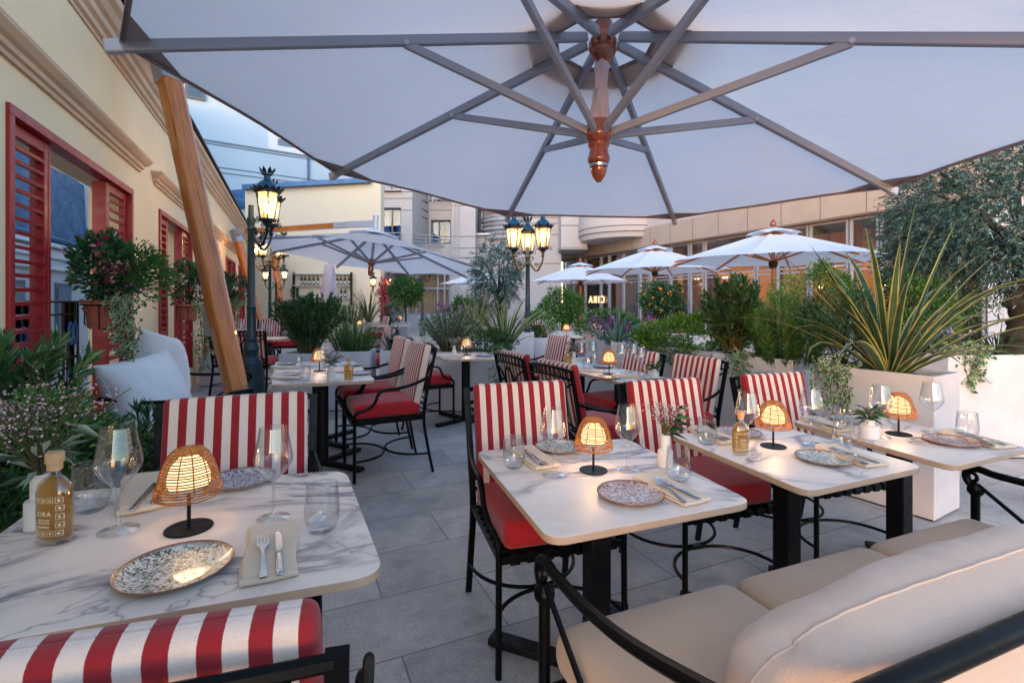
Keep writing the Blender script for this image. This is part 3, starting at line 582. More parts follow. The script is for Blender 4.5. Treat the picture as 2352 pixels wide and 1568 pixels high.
# bottle shelves on the end wall
rk = thing('bottle_shelf', (0, 0, 0), 'white wall shelf unit with thin black frame and wine bottles on the far yellow wall', 'shelf')
Y = 18.45; def_ = lambda cx_: 551.2+.1757*cx_
xa, xb = px(678, Y), px(809, Y); zt = pz(629, Y); z1 = pz(655.5, Y); z2 = pz(684, Y)
m = MB(); m.box(((xa+xb)/2, Y, (zt+z2)/2-.1), (xb-xa, .04, zt-z2+.3)); m.build('back_panel', 'wall_cream', rk, smooth=False)
m = MB()
for z in (zt, z1, z2, z2-.25): m.box(((xa+xb)/2, Y-.10, z), (xb-xa, .2, .025))
m.build('shelves', 'white_trim', rk, smooth=False)
m = MB()
for x in (xa, xb): m.box((x, Y-.1, (zt+z2)/2-.1), (.018, .21, zt-z2+.32))
m.build('uprights', 'matt_black', rk, smooth=False)
def wine_bottle():
    t = thing('wine_bottle', (0, 0, 0), 'x', 'bottle', 'bottles on the wall shelves')
    m = MB(); m.lathe([(.0, 0), (.042, 0), (.044, .02), (.044, .19), (.036, .23), (.016, .27), (.014, .33), (.016, .335), (.016, .345), (0, .345)], 12); m.build('bottle_body', 'bottle_dark', t)
    m = MB(); m.lathe([(.0455, .05), (.0455, .15)], 12, cap=False); m.build('label', 'paper', t); return t
rw = ['first', 'second', 'third', 'fourth', 'fifth', 'sixth', 'seventh', 'eighth', 'ninth', 'tenth']
for i, cxp in enumerate((803, 852, 908, 961, 1018, 1271, 1318, 1371, 1425)): place('wbot', wine_bottle, (px(def_(cxp), Y-.1), Y-.1, z1+.013), i, 'dark wine bottle, %s from the left on the upper shelf of the yellow wall' % rw[i])
for i, cxp in enumerate((1259, 1323, 1377)): place('wbot', wine_bottle, (px(def_(cxp), Y-.1), Y-.1, z2+.013), i, 'dark wine bottle, %s from the left on the lower shelf of the yellow wall' % rw[i])
# ================================================================ PARASOLS
HUBXY = (.464, 2.573); ZH = 2.742
TIPS = [(2.40, 3.20, 2.10), (1.42, 4.42, 2.10), (-.04, 4.58, 2.15), (-1.27, 3.62, 2.30), (-1.55, 1.99, 2.40), (-.57, .76, 2.38), (1.04, .57, 2.32), (2.39, 1.43, 2.13)]
def panels(hub, tips, vent_t=.13, sag=.03, nu=10, nv=8, scallop=.010, val=0.0):
    """fabric panels between consecutive ribs from the vent ring to the rim"""
    m = MB(); H = Vector(hub); n = len(tips); Tp = [Vector(t) for t in tips]; up = Vector((0, 0, .028))
    for k in range(n):
        a, b = Tp[k], Tp[(k+1) % n]; o = []
        for i in range(nu+1):
            t = vent_t+(1-vent_t)*i/nu; row = []
            for j in range(nv+1):
                s = j/nv; p = (H+(a-H)*t)*(1-s)+(H+(b-H)*t)*s+up
                q = 4*s*(1-s); p.z -= sag*q*math.sin(PI*min(t, 1))*1.2; p += (H-p)*(scallop*q*t*t); p.z += .004*math.sin(s*9+k)*q*t
                row.append(p)
            o.append(row)
        vs = [p for r_ in o for p in r_]; m.add(vs, [(i*(nv+1)+j, i*(nv+1)+j+1, (i+1)*(nv+1)+j+1, (i+1)*(nv+1)+j) for i in range(nu) for j in range(nv)])
    return m
um = thing('cantilever_parasol', (0, 0, 0), 'huge off-white cantilever parasol with grey ribs and wooden mast overhanging the nearest tables', 'parasol', 'large cantilever parasols')
H = Vector((*HUBXY, ZH)); RUN = Vector((HUBXY[0]-.022, HUBXY[1], 2.235))
cm = panels(H, TIPS).build('canopy', 'canopy', um, ang=60)
edge = MB(); Tp = [Vector(t) for t in TIPS]
for k in range(8):
    a, b = Tp[k], Tp[(k+1) % 8]; pts = []
    for j in range(9):
        s = j/8; q = 4*s*(1-s); p = a*(1-s)+b*s; p = p+(H-p)*(.010*q)+Vector((0, 0, .026+.004*math.sin(s*9+k)*q)); pts.append(p)
    vs = []
    for p in pts: d = (H-p); d.z = 0; d.normalize(); vs += [p, p+d*.02+Vector((0, 0, -.010)), p+Vector((0, 0, -.018))]
    edge.add(vs, [(3*i, 3*i+3, 3*i+4, 3*i+1) for i in range(8)]+[(3*i, 3*i+2, 3*i+5, 3*i+3) for i in range(8)])
pk = edge
for k in range(8):  # corner pockets at the rib ends
    t = Tp[k]; d = (H-t).normalized(); a = (Tp[(k+1) % 8]-t).normalized(); b = (Tp[k-1]-t).normalized()
    pk.add([t+Vector((0, 0, .02)), t+a*.28+d*.02+Vector((0, 0, .018)), t+d*.12+Vector((0, 0, .012)), t+b*.28+d*.02+Vector((0, 0, .018))], [(0, 1, 2), (0, 2, 3)])
pk.build('hem', 'canopy_trim', cm)
rf = MB()
for k in range(8):
    a_, b_ = Tp[k], Tp[(k+1) % 8]; q_ = [H+(a_-H)*.125+Vector((0, 0, .024)), H+(b_-H)*.125+Vector((0, 0, .024)), H+(b_-H)*.2+Vector((0, 0, .022)), H+(a_-H)*.2+Vector((0, 0, .022))]; rf.add(q_, [(0, 1, 2, 3)])
rf.build('reinforcement', 'canopy_trim', um)
vt = MB(); vt.add([H+Vector((0, 0, .16))]+[H+(t-H)*.26+Vector((0, 0, .10)) for t in Tp], [(0, 1+k, 1+(k+1) % 8) for k in range(8)]); vt.build('vent', 'canopy', um)
rg = MB(); rg.tube([H+(t-H)*.125+Vector((0, 0, .02)) for t in Tp], .012, 6, closed=True); rg.build('vent_ring', 'canopy_trim', um)
for k, t in enumerate(Tp):
    d = (t-H).normalized(); r_ = MB(); r_.beam(H+d*.09, t+d*.03, .032, .046); rb = r_.build('rib', 'strut_grey', um, smooth=False, bevel=.005)
    cp = MB(); cp.beam(t-d*.02, t+d*.045, .040, .054); cp.build('rib_end', 'alu_light', rb, smooth=False, bevel=.008)
    e = H+(t-H)*.47-Vector((0, 0, .016)); st = MB(); d2 = (e-RUN).normalized(); st.beam(RUN+d2*.06+Vector((0, 0, 0)), e, .026, .038); so = st.build('strut', 'strut_grey', um, smooth=False, bevel=.004)
    bo = MB(); bo.tube([e+d.cross(Vector((0, 0, 1))).normalized()*.025, e-d.cross(Vector((0, 0, 1))).normalized()*.025], .012, 8); bo.build('bolt', 'alu_light', so)
hb = MB(); hb.lathe([(.0, -.10), (.03, -.10), (.055, -.075), (.072, -.04), (.074, 0), (.06, .03), (.05, .05), (.048, .10), (0, .10)], 24, tuple(H-Vector((0, 0, .03)))); hb.build('top_hub', 'mahogany', um)
hb = MB(); hb.lathe([(.06, 0), (.062, .012), (.045, .02)], 24, tuple(H-Vector((0, 0, .075)))); hb.build('hub_ring', 'steel', um)
pl = MB(); pl.tube([RUN, H], .02, 12); pl.build('pole', 'alu_grey', um)
sl = MB(); n = 20; vs = []
for i in range(n+1):
    t = i/n; c = RUN.lerp(H, .14+.78*t)
    for k in range(12):
        a = 2*PI*k/12; r_ = .030+.010*math.sin(k*2.1+i*.55)*(1-t*.4)+(.018*(1-t)**3); vs.append((c.x+r_*math.cos(a), c.y+r_*math.sin(a), c.z))
sl.add(vs, [(i*12+k, i*12+(k+1) % 12, (i+1)*12+(k+1) % 12, (i+1)*12+k) for i in range(n) for k in range(12)]); sl.build('fabric_sleeve', 'drape', um)
fin = [(0, -.235), (.012, -.232), (.032, -.205), (.041, -.175), (.042, -.165), (.036, -.16), (.036, -.155)]; rn = MB()
rn.lathe([(.048, -.14), (.055, -.13), (.058, -.115), (.05, -.09), (.046, -.065), (.054, -.05), (.056, -.04), (.05, -.035), (.062, -.02), (.072, 0), (.072, .02), (.064, .035), (.06, .075), (.055, .08), (0, .08)], 28, tuple(RUN)); rn.lathe(fin, 24, tuple(RUN)); rn.build('turned_runner', 'mahogany', um)
rn = MB(); rn.lathe([(.0405, -.158), (.046, -.155), (.047, -.142), (.040, -.138)], 28, tuple(RUN)); rn.build('steel_ring', 'steel', um); rn = MB(); rn.lathe([(.0635, .03), (.066, .033), (.0635, .036)], 28, tuple(RUN)); rn.build('steel_ring', 'steel', um)
def mast(par, b0, t0, armend, w_=.17, d_=.14):
    b0, t0 = Vector(b0), Vector(t0); d = (t0-b0).normalized(); e = d.cross(Vector((0, 0, 1))).normalized(); f_ = e.cross(d); m = MB(); vs = []
    n = 16
    for p, k in ((b0, 1.0), (b0.lerp(t0, .5), 1.08), (t0, 1.16)):
        for i in range(n):
            a = 2*PI*i/n; ca, sa = math.cos(a), math.sin(a); r1 = abs(ca)**.55*(1 if ca > 0 else -1)*w_/2*k; r2 = abs(sa)**.55*(1 if sa > 0 else -1)*d_/2*k
            vs.append(p+e*r1+f_*r2)
    m.add(vs, [(j*n+i, j*n+(i+1) % n, (j+1)*n+(i+1) % n, (j+1)*n+i) for j in range(2) for i in range(n)]+[tuple(range(n-1, -1, -1)), tuple(2*n+i for i in range(n))])
    # build in a local frame so that the grain runs along the mast
    o = m.build('mast', 'teak', par, ang=20); L = (t0-b0).length; X = Matrix(((e.x, f_.x, d.x, b0.x), (e.y, f_.y, d.y, b0.y), (e.z, f_.z, d.z, b0.z), (0, 0, 0, 1))); o.data.transform(X.inverted()); o.matrix_local = X
    c = MB(); c.beam(b0-d*.03, b0+d*.02, w_*1.12, d_*1.15, f_); c.build('mast_collar', 'black_metal', par, smooth=False, bevel=.01)
    s = MB(); s.beam(b0-d*.03, Vector((b0.x, b0.y, 0))-d*.0+Vector((.05, -.02, .03)), w_*.9, d_*.9); s.build('mast_foot', 'control_box', par, smooth=False, bevel=.01)
    s = MB(); s.box((b0.x+.05, b0.y, .03), (.8, .8, .06), TH); s.build('base_plate', 'alu_grey', par, smooth=False, bevel=.01)
    h_ = MB(); h_.beam(t0-d*.01, t0+d*.34, w_*1.2, d_*1.22, f_); h_.build('mast_head', 'alu_grey', par, smooth=False, bevel=.01)
    top = t0+d*.27; ae = Vector(armend); a = MB(); a.beam(top, ae, .10, .13); a.build('arm', 'alu_light', par, smooth=False, bevel=.01)
    return top, ae
bt = Vector((-2.285, 4.2, .62)); tt = Vector((-3.217, 4.752, 3.45))
top, ae = mast(um, bt, tt, (H.x, H.y, H.z+.42))
a = MB(); a.tube([H+Vector((0, 0, .05)), Vector((H.x, H.y, H.z+.5))], .03, 10); a.build('hanger', 'alu_grey', um)
cbx = MB(); q = at(505, 738, 4.45); cbx.box(q-Vector((.1, -.1, 0)), (.17, .1, .27), R(20)); cbx.build('crank_box', 'control_box', um, smooth=False, bevel=.012)
cb = MB(); cb.tube([tt-Vector((.09, 0, 0)), q+Vector((-.06, .1, .13))], .004, 5); cb.build('cable', 'cable', um)
# second cantilever parasol (tilted), built in its own frame
u2 = thing('cantilever_parasol', (0, 0, 0), 'off-white cantilever parasol tilted to the right, hanging in front of the bottle shelves', 'parasol', 'large cantilever parasols')
Y2 = 10.6; c2 = Vector((-2.875, 10.6, 2.813)); R2 = 2.283; ax = Matrix.Rotation(.096, 3, 'Y') @ Matrix.Rotation(-.078, 3, 'X')
H2 = c2; T2 = [H2+ax @ Vector((R2*math.cos(PI-.153+R(45*k)), R2*math.sin(PI-.153+R(45*k)), -.579)) for k in range(8)]; R_2 = H2+ax @ Vector((0, 0, -.646))
panels(H2, T2, .16, .03, 8, 6, .04).build('canopy', 'canopy', u2, ang=60)
vt = MB(); vt.add([H2+ax @ Vector((0, 0, .10))]+[H2+(t-H2)*.24+Vector((0, 0, .07)) for t in T2], [(0, 1+k, 1+(k+1) % 8) for k in range(8)]); vt.build('vent', 'canopy_white', u2)
for t in T2:
    d = (t-H2).normalized(); r_ = MB(); r_.beam(H2+d*.08, t+d*.04, .035, .05); r_.build('rib', 'strut_grey', u2, smooth=False)
    e = H2+(t-H2)*.5-Vector((0, 0, .03)); st = MB(); st.beam(R_2, e, .03, .04); st.build('strut', 'strut_grey', u2, smooth=False)
pl = MB(); pl.tube([R_2, H2+Vector((0, 0, .05))], .03, 10); pl.build('pole', 'drape', u2)
rn = MB(); X = Matrix.Translation(R_2) @ ax.to_4x4(); rn.lathe([(0, -.27), (.04, -.25), (.05, -.18), (.06, -.12), (.05, -.06), (.075, 0), (.08, .05), (.06, .09), (0, .09)], 20, X=X); rn.build('turned_runner', 'mahogany', u2)
m2b = at(603, 800, 12.6); m2b.z = .6; m2t = at(547, 556, 12.9)
d2 = (m2t-m2b).normalized(); mt_, ae2 = mast(u2, m2b, m2t, at(800, 516, Y2+.3), .17, .14)
w2 = MB(); w2.beam(mt_.lerp(ae2, .12), mt_.lerp(ae2, .9), .115, .10); w2.build('arm_wood', 'teak', u2, smooth=False)
a = MB(); a.beam(ae2, at(862, 514, Y2), .10, .13); a.tube([at(863, 495, Y2), H2], .06, 8); a.build('hanger', 'alu_light', u2)
# third: closed
u3 = thing('cantilever_parasol', (0, 0, 0), 'closed cantilever parasol with its fabric hanging folded beside the bottle shelves', 'parasol', 'large cantilever parasols')
Y3 = 16.6; dm = MB(); vs = []; n = 16; hs = [(607, 8), (612, 12), (630, 15), (650, 17), (672, 19), (690, 18)]
for y, w_ in hs:
    c = at(756, y, Y3)
    for k in range(n):
        a = 2*PI*k/n; r_ = w_*Y3/F*(.82+.22*math.sin(k*2.4+y*.03)); vs.append((c.x+r_*math.cos(a), c.y+r_*.7*math.sin(a), c.z))
dm.add(vs, [(i*n+k, i*n+(k+1) % n, (i+1)*n+(k+1) % n, (i+1)*n+k) for i in range(len(hs)-1) for k in range(n)]); dm.build('canopy', 'drape', u3)
m3b = at(652, 760, 15.6); m3b.z = .5; m3t = at(627, 560, 15.9); mt3, ae3 = mast(u3, m3b, m3t, at(756, 590, Y3), .16, .13)
w3 = MB(); w3.beam(mt3.lerp(ae3, .1), mt3.lerp(ae3, .9), .11, .10); w3.build('arm_wood', 'teak', u3, smooth=False)
a = MB(); a.tube([at(756, 590, Y3), at(756, 640, Y3)], .05, 8); a.build('hanger', 'alu_light', u3)
# centre-post parasols
def post_parasol(loc, Rr, zr, za, label, ang0):
    t = thing('market_parasol', loc, label, 'parasol', 'white centre-post parasols')
    Hh = Vector((0, 0, za)); tp = [Vector((Rr*math.cos(R(ang0+45*k)), Rr*math.sin(R(ang0+45*k)), zr)) for k in range(8)]
    panels(Hh, tp, .17, .04, 8, 8, .05).build('canopy', 'canopy_white', t, ang=60)
    v = MB(); nn = 48; vs = [Hh+Vector((0, 0, .09))]
    for i in range(nn):
        a = 2*PI*i/nn; k = ((math.degrees(a)-ang0) % 45)/45; q = 4*k*(1-k); rad = Rr*.25*(1-.07*q); vs.append((rad*math.cos(a), rad*math.sin(a), za-(za-zr)*.235+.075+.035*q))
    v.add(vs, [(0, 1+i, 1+(i+1) % nn) for i in range(nn)]); v.build('vent', 'canopy_white', t)
    for p in tp:
        d = (p-Hh).normalized(); r_ = MB(); r_.beam(Hh+d*.05, p+d*.03, .025, .035); r_.build('rib', 'teak', t, smooth=False)
        e = Hh+(p-Hh)*.45-Vector((0, 0, .02)); st = MB(); st.beam(Vector((0, 0, zr+.02)), e, .022, .03); st.build('strut', 'teak', t, smooth=False)
    p = MB(); p.tube([(0, 0, .06), (0, 0, za+.05)], .035, 12); p.build('pole', 'teak', t)
    p = MB(); p.lathe([(.05, -.10), (.07, -.07), (.085, 0), (.06, .05)], 12, (0, 0, zr)); p.build('runner', 'bark', t)
    p = MB(); p.lathe([(.03, .08), (.05, .10), (.06, .14), (.045, .19), (.015, .23), (0, .235)], 12, (0, 0, za)); p.build('finial', 'mahogany', t)
    p = MB(); p.box((0, 0, .03), (.6, .6, .06)); p.build('base', 'stone_dark', t, smooth=False, bevel=.01)
ya = 9.5; q = at(1776, 530, ya); post_parasol((q.x, q.y, 0), 1.93, pz(604, ya), pz(532, ya), 'largest white centre-post parasol on a teak pole, rising behind the striped leaves at right', 8)
ya = 13.2; q = at(1504, 565, ya); post_parasol((q.x, q.y, 0), 1.9, pz(627, ya), pz(570, ya), 'white teak-pole parasol behind the orange-fruited round tree, middle of the three at right', 14)
ya = 18.2; q = at(1333, 603, ya); post_parasol((q.x, q.y, 0), 1.9, pz(650, ya), pz(607, ya), 'white teak-pole parasol beside the mirrored lit sign, right of the triple street lamp', 5)
ya = 21.0; q = at(1105, 622, ya); post_parasol((q.x, q.y, 0), 1.75, pz(655, ya), pz(624, ya), 'farthest white parasol, partly hidden by the olive tree', 10)
# ================================================================ STREET LAMPS
def lantern_parts(par, c, s=1.0, lit=True):
    """hexagonal lantern, c = bottom centre"""
    m = MB(); n = 6; r0, r1, h0, h1 = .085*s, .125*s, .06*s, .36*s
    for k in range(n):
        a = 2*PI*k/n; m.tube([(c[0]+r0*math.cos(a), c[1]+r0*math.sin(a), c[2]+h0), (c[0]+r1*math.cos(a), c[1]+r1*math.sin(a), c[2]+h1)], .007*s, 5)
    m.lathe([(r0*.5, 0), (r0*.6, .02*s), (r0*1.2, .04*s), (r0*1.12, h0)], 12, c); m.lathe([(r1*1.0, h1-.012*s), (r1*1.18, h1+.005*s), (r1*1.2, h1+.03*s), (r1*1.0, h1+.045*s)], 24, c, cap=False)
    for k in range(n):
        a = 2*PI*k/n; e = Vector((math.cos(a), math.sin(a), 0)); b = Vector(c)+e*r0*1.1+Vector((0, 0, .045*s)); m.tube([b+e*(.02*s*(1-math.cos(q)))*1.0+Vector((0, 0, -.022*s*math.sin(q)*1.3)) for q in np.linspace(0, 1.7*PI, 9)], .005*s, 4)
    lo = m.build('lantern', 'lamp_ornament', par)
    g_ = MB(); g_.lathe([(r0*.96, h0), (r1*.96, h1)], 6, c, cap=False); g_.build('glass_panes', 'lantern_glass', lo, smooth=False)
    b = MB(); b.lathe([(.0, .12*s), (.022*s, .14*s), (.026*s, .19*s), (.012*s, .235*s), (0, .24*s)], 10, c); b.build('bulb', 'lantern_bulb', lo)
    r_ = MB(); r_.lathe([(r1*1.15, h1+.035*s), (r1*1.0, h1+.055*s), (r1*.88, h1+.085*s), (r1*.66, h1+.115*s), (r1*.42, h1+.135*s), (r1*.30, h1+.15*s), (r1*.28, h1+.19*s), (r1*.5, h1+.20*s), (r1*.5, h1+.215*s), (0, h1+.215*s)], 24, c); r_.build('roof', 'lamp_roof', lo)
    o = MB(); nn = 16
    for k in range(nn):
        a = 2*PI*k/nn; e = Vector((math.cos(a), math.sin(a), 0)); t_ = Vector((-math.sin(a), math.cos(a), 0)); hgt = (.038 if k % 2 else .026)*s; p = Vector(c)+e*r1*1.22+Vector((0, 0, h1+.02*s))
        o.add([p-t_*.028*s, p+t_*.028*s, p+e*.025*s+t_*.018*s+Vector((0, 0, hgt*.7)), p+e*.035*s+Vector((0, 0, hgt)), p+e*.025*s-t_*.018*s+Vector((0, 0, hgt*.7)), p-e*.012*s+Vector((0, 0, hgt*.4))], [(0, 1, 2, 3, 4), (1, 0, 5), (2, 1, 5), (3, 2, 5), (4, 3, 5), (0, 4, 5)])
    for k in range(8):
        a = 2*PI*k/8; e = Vector((math.cos(a), math.sin(a), 0)); t_ = Vector((-math.sin(a), math.cos(a), 0)); p = Vector(c)+e*r1*.42+Vector((0, 0, h1+.21*s))
        o.add([p-t_*.018*s, p+t_*.018*s, p+e*.022*s+t_*.022*s+Vector((0, 0, .035*s)), p+e*.04*s+Vector((0, 0, .075*s)), p+e*.022*s-t_*.022*s+Vector((0, 0, .035*s)), p-e*.01*s+Vector((0, 0, .03*s))], [(0, 1, 2, 3, 4), (1, 0, 5), (2, 1, 5), (3, 2, 5), (4, 3, 5), (0, 4, 5)])
    o.build('crown_ornament', 'lamp_ornament', lo, smooth=False)
    if lit:
        l = bpy.data.objects.new('lantern_light', bpy.data.lights.new('lantern_light', 'POINT')); sc.collection.objects.link(l); l.parent = lo; l.location = (c[0], c[1], c[2]+.27*s); l.data.energy = 1.5*s; l.data.color = (1, .66, .36); l.data.shadow_soft_size = .03
def street_lamp(loc, zt, arms, label, s=1.0, base=1.0, armr=.014, cs=None, col='lamp_iron', zarm=None):
    t = thing('street_lamp', loc, label, 'street lamp', 'old-fashioned street lamps'); b = base
    p = MB(); p.lathe([(.16*b, 0), (.16*b, .10), (.145*b, .12), (.145*b, .42), (.12*b, .60), (.125*b, .66), (.11*b, .68), (.085*b, .72), (.07*b, .74), (.075*b, .78), (.09*b, .82), (.075*b, .87), (.055*b, .91), (.065*b, .94), (.05*b, .98), (.047*b, 1.2), (.047*b, 1.30), (.055*b, 1.32), (.045*b, 1.35), (.038*b, zt-.30), (.05*b, zt-.28), (.035*b, zt-.25), (.045*b, zt-.20), (.05*b, zt-.16), (.035*b, zt-.14), (.03*b, zt), (0, zt)], 20); p.build('post', col, t)
    for dx, dy, zl in arms:
        z0 = (zarm if zarm else zt-.35); L = math.hypot(dx, dy); e = Vector((dx/L, dy/L, 0)); a = MB(); zb = zl
        pts = spline([Vector((0, 0, z0+.12)), e*L*.3+Vector((0, 0, z0-.02)), e*L*.65+Vector((0, 0, z0-.08)), e*L*.98+Vector((0, 0, z0+(zb-z0)*.35)), e*L+Vector((0, 0, zb))], 5); a.tube(pts, [armr*1.3-(armr*.4)*i/len(pts) for i in range(len(pts))], 7)
        for (ck, rr, sg_) in ((.22, .05, 1), (.62, .035, -1)):
            c = e*L*ck+Vector((0, 0, z0+(.10 if sg_ > 0 else .0))); a.tube([c+e*(rr*(1-q/14)*math.cos(q)*sg_)+Vector((0, 0, rr*(1-q/14)*math.sin(q))) for q in np.linspace(0, 9, 20)], armr*.5, 5)
        a.lathe([(.012, -.10), (.03, -.07), (.018, -.04), (.035, -.01), (.03, .01)], 10, (e.x*L, e.y*L, zb)); a.build('arm', 'lamp_gold' if cs else 'lamp_ornament', t)
        lantern_parts(t, (e.x*L, e.y*L, zb), s)
    return t
Yl = 6.0; p = at(577, 0, Yl); q = at(614, 515, 5.75)
street_lamp((p.x, p.y, 0), 2.53, [(q.x-p.x, q.y-p.y, q.z), (-.06, .62, 2.34)], 'tall dark street lamp with ornate lit lantern, just behind the leaning wooden mast', 1.0, 1.0, zarm=2.12)
Yl = 8.0; p = at(1212, 0, Yl)
street_lamp((p.x, p.y, 0), 2.25, [(-.22, -.12, 2.16), (.235, -.10, 2.17), (.01, .30, 2.14)], 'blue street lamp with a cluster of three golden lit lanterns in the centre', 1.0, .85, cs=1, zarm=1.95)
Yl = 12.0; p = at(620, 0, Yl)
street_lamp((p.x, p.y, 0), 2.5, [(-.32, -.1, 2.40), (.33, .0, 2.42), (0, -.34, 2.38), (.05, .34, 2.4)], 'lit four-lantern street lamp against the yellow end wall, right of the tall dark post', .95, .8, cs=1, zarm=2.2)
Yl = 15.2; p = at(634, 0, Yl)
street_lamp((p.x, p.y, 0), 2.1, [(-.27, -.1, 1.98), (.29, -.1, 2.0)], 'farther two-lantern street lamp glowing low in front of the yellow end wall', .75, .7, cs=1, zarm=1.8)
Yl = 17.5; p = at(876, 0, Yl)
street_lamp((p.x, p.y, 0), 1.92, [(-.26, -.1, 1.86), (.26, -.1, 1.86)], 'small two-lantern street lamp at the right corner of the yellow end wall', .8, .6, zarm=1.65)
Yl = 20; p = at(970, 0, Yl)
street_lamp((p.x, p.y, 0), 2.6, [(-.3, -.1, 2.42), (.3, -.1, 2.42)], 'two-armed street lamp in front of the curtained windows', .9, .7, zarm=2.2)
# ================================================================ CHAIRS
def chair():
    t = thing('terrace_chair', (0, 0, 0), 'x', 'chair', 'black metal chairs with red seats')
    def ftop(x): return .955+.012*(1-(x/.26)**2)
    for sx in (-1, 1):
        m = MB(); m.tube([(sx*.262, -.262, 0), (sx*.26, -.26, .44)], .0125, 8); m.build('leg', 'black_metal', t)
        m = MB(); m.tube(spline([(sx*.26, -.26, .42), (sx*.262, -.262, .475), (sx*.268, -.235, .51), (sx*.275, -.165, .53), (sx*.283, -.12, .575), (sx*.285, -.095, .635), (sx*.285, -.05, .662), (sx*.282, .05, .668), (sx*.272, .17, .69), (sx*.252, .285, .73)], 5), .0115, 8); m.build('armrest', 'black_metal', t)
        m = MB(); pts = spline([(sx*.25, .325, 0), (sx*.247, .285, .2), (sx*.243, .255, .42), (sx*.248, .285, .65), (sx*.255, .35, .955)], 5)
        for i in range(len(pts)-1): m.beam(pts[i], pts[i+1]+(pts[i+1]-pts[i]).normalized()*.002, .028, .017, (0, 1, 0))
        m.build('leg', 'black_metal', t)
    m = MB()
    for sx in (-1, 1): m.beam((sx*.252, -.26, .425), (sx*.243, .255, .425), .02, .028)
    m.beam((-.25, -.26, .425), (.25, -.26, .425), .02, .028); m.beam((-.24, .255, .425), (.24, .255, .425), .02, .028)
    for i in range(8):
        y = -.222+i*.063; m.box((0, y, .432), (.525-.004*i, .042, .036)) if i not in () else None
    for i in range(7):
        x = -.2+i*.067; m.box((x, 0, .4445), (.04, .545, .006)); m.box((x, -.262, .426), (.04, .028, .036))
    m.build('seat_frame', 'black_metal', t, smooth=False, bevel=.004)
    m = MB(); zz = .15
    for sg_ in (-1, 1):
        y0 = -.262 if sg_ < 0 else .30; ym = -.004 if sg_ < 0 else .014
        pts = [(.255*math.cos(a), y0+(ym-y0)*math.sin(a)**.9 if 0 < a < PI else y0, zz) for a in np.linspace(0, PI, 19)]; m.tube(pts, .0085, 7)
    m.box((0, .005, zz), (.05, .03, .018)); m.build('stretcher', 'black_metal', t)
    m = MB()
    def bk(x, z): k = (z-.42)/.535; return Vector((x, .258+.092*k**1.3+.028*(1-(x/.26)**2), z))
    for z, r_ in ((.945, .011), (.885, .009), (.50, .010), (.545, .008)): m.tube([bk(x, z+(.016*(1-(x/.26)**2) if z > .8 else 0)) for x in np.linspace(-.25, .25, 13)], r_, 7)
    for x in np.linspace(-.2, .2, 9): m.tube([bk(x, .895), bk(x, .96)], .006, 5)
    m.tube([bk(.075*math.cos(a), .715+.145*math.sin(a)) for a in np.linspace(0, 2*PI, 25)[:-1]], .008, 6, closed=True)
    for sx in (-1, 1): m.tube(spline([bk(sx*.235, .86), bk(sx*.13, .80), bk(sx*.078, .715), bk(sx*.12, .61), bk(sx*.235, .555)], 5), .008, 6)
    m.build('back_frame', 'black_metal', t)
    m = MB(); m.rbox((.235, .245, .052), .028, 5, .012); o = m.build('seat_cushion', 'red_fabric', t, ang=60); o.location = (0, -.012, .502)
    m = MB(); m.rbox((.232, .238, .029), .021, 6, .010)
    for zz in (.0,):
        m.tube([(.229*x, .235*y, -.0) for x, y in ((-.93, -1), (.93, -1), (1, -.93), (1, .93), (.93, 1), (-.93, 1), (-1, .93), (-1, -.93))], .0045, 5, closed=True)
    o = m.build('back_cushion', 'stripe', t, ang=60); o.location = (0, .250, .747); o.rotation_euler = (R(78), 0, 0)
    return t
PHI0 = {'a': R(115.5), '-a': R(-64.5)}
def ch(x, y, phi, label, s=1.0): return place('chair', chair, (x, y, 0), phi, label, None, s)
ch(.124, 2.199, R(17), 'red-striped chair standing at the left end of the three-table row, its red seat fully visible', (1, 1, 1.02))
ch(.944, 2.575, R(17), 'striped chair behind the vase of dried pink flowers, middle chair of the front row', (1, 1, .975))
ch(1.716, 2.885, R(17), 'striped chair in front of the white planter, last chair of the row along the bench', (1, 1, .965))
ch(-.985, 1.75, R(22), 'wide striped chair facing the viewer behind the near-left table', (1.10, 1.05, 1.04))
c0 = ch(-.555, .888, R(195), 'striped chair seen from behind in the bottom left corner, closest of all', 1.02)
for q_ in c0.children:
    if q_.name.startswith('back_cushion'): q_.location.z += .012; q_.location.y += .01
ch(-1.074, 4.23, PHI0['-a'], 'nearer of two chairs with red seats turned left to the middle-left table', 1.06)
ch(-1.37, 4.87, PHI0['-a'], 'farther of two chairs with red seats turned left to the middle-left table', 1.06)
ch(-1.01, 5.85, PHI0['a'], 'chair left of the small table by the long planter, only its seat showing')
ch(.30, 5.95, PHI0['-a'], 'chair right of the small table by the long planter, under the blue lamp post')
ch(.56, 3.62, R(119), 'chair seen from behind, curled black back frame, nearest to the middle-right table')
ch(.28, 4.26, R(117), 'chair seen from behind, farther left of the two at the middle-right table')
ch(1.27, 4.05, R(-62), 'chair with broad striped back on the right of the middle-right table, beside the white planter', (1, 1, .96))
ch(.98, 4.72, R(-62), 'striped chair half hidden by glasses, far right side of the middle-right table', (1, 1, .94))
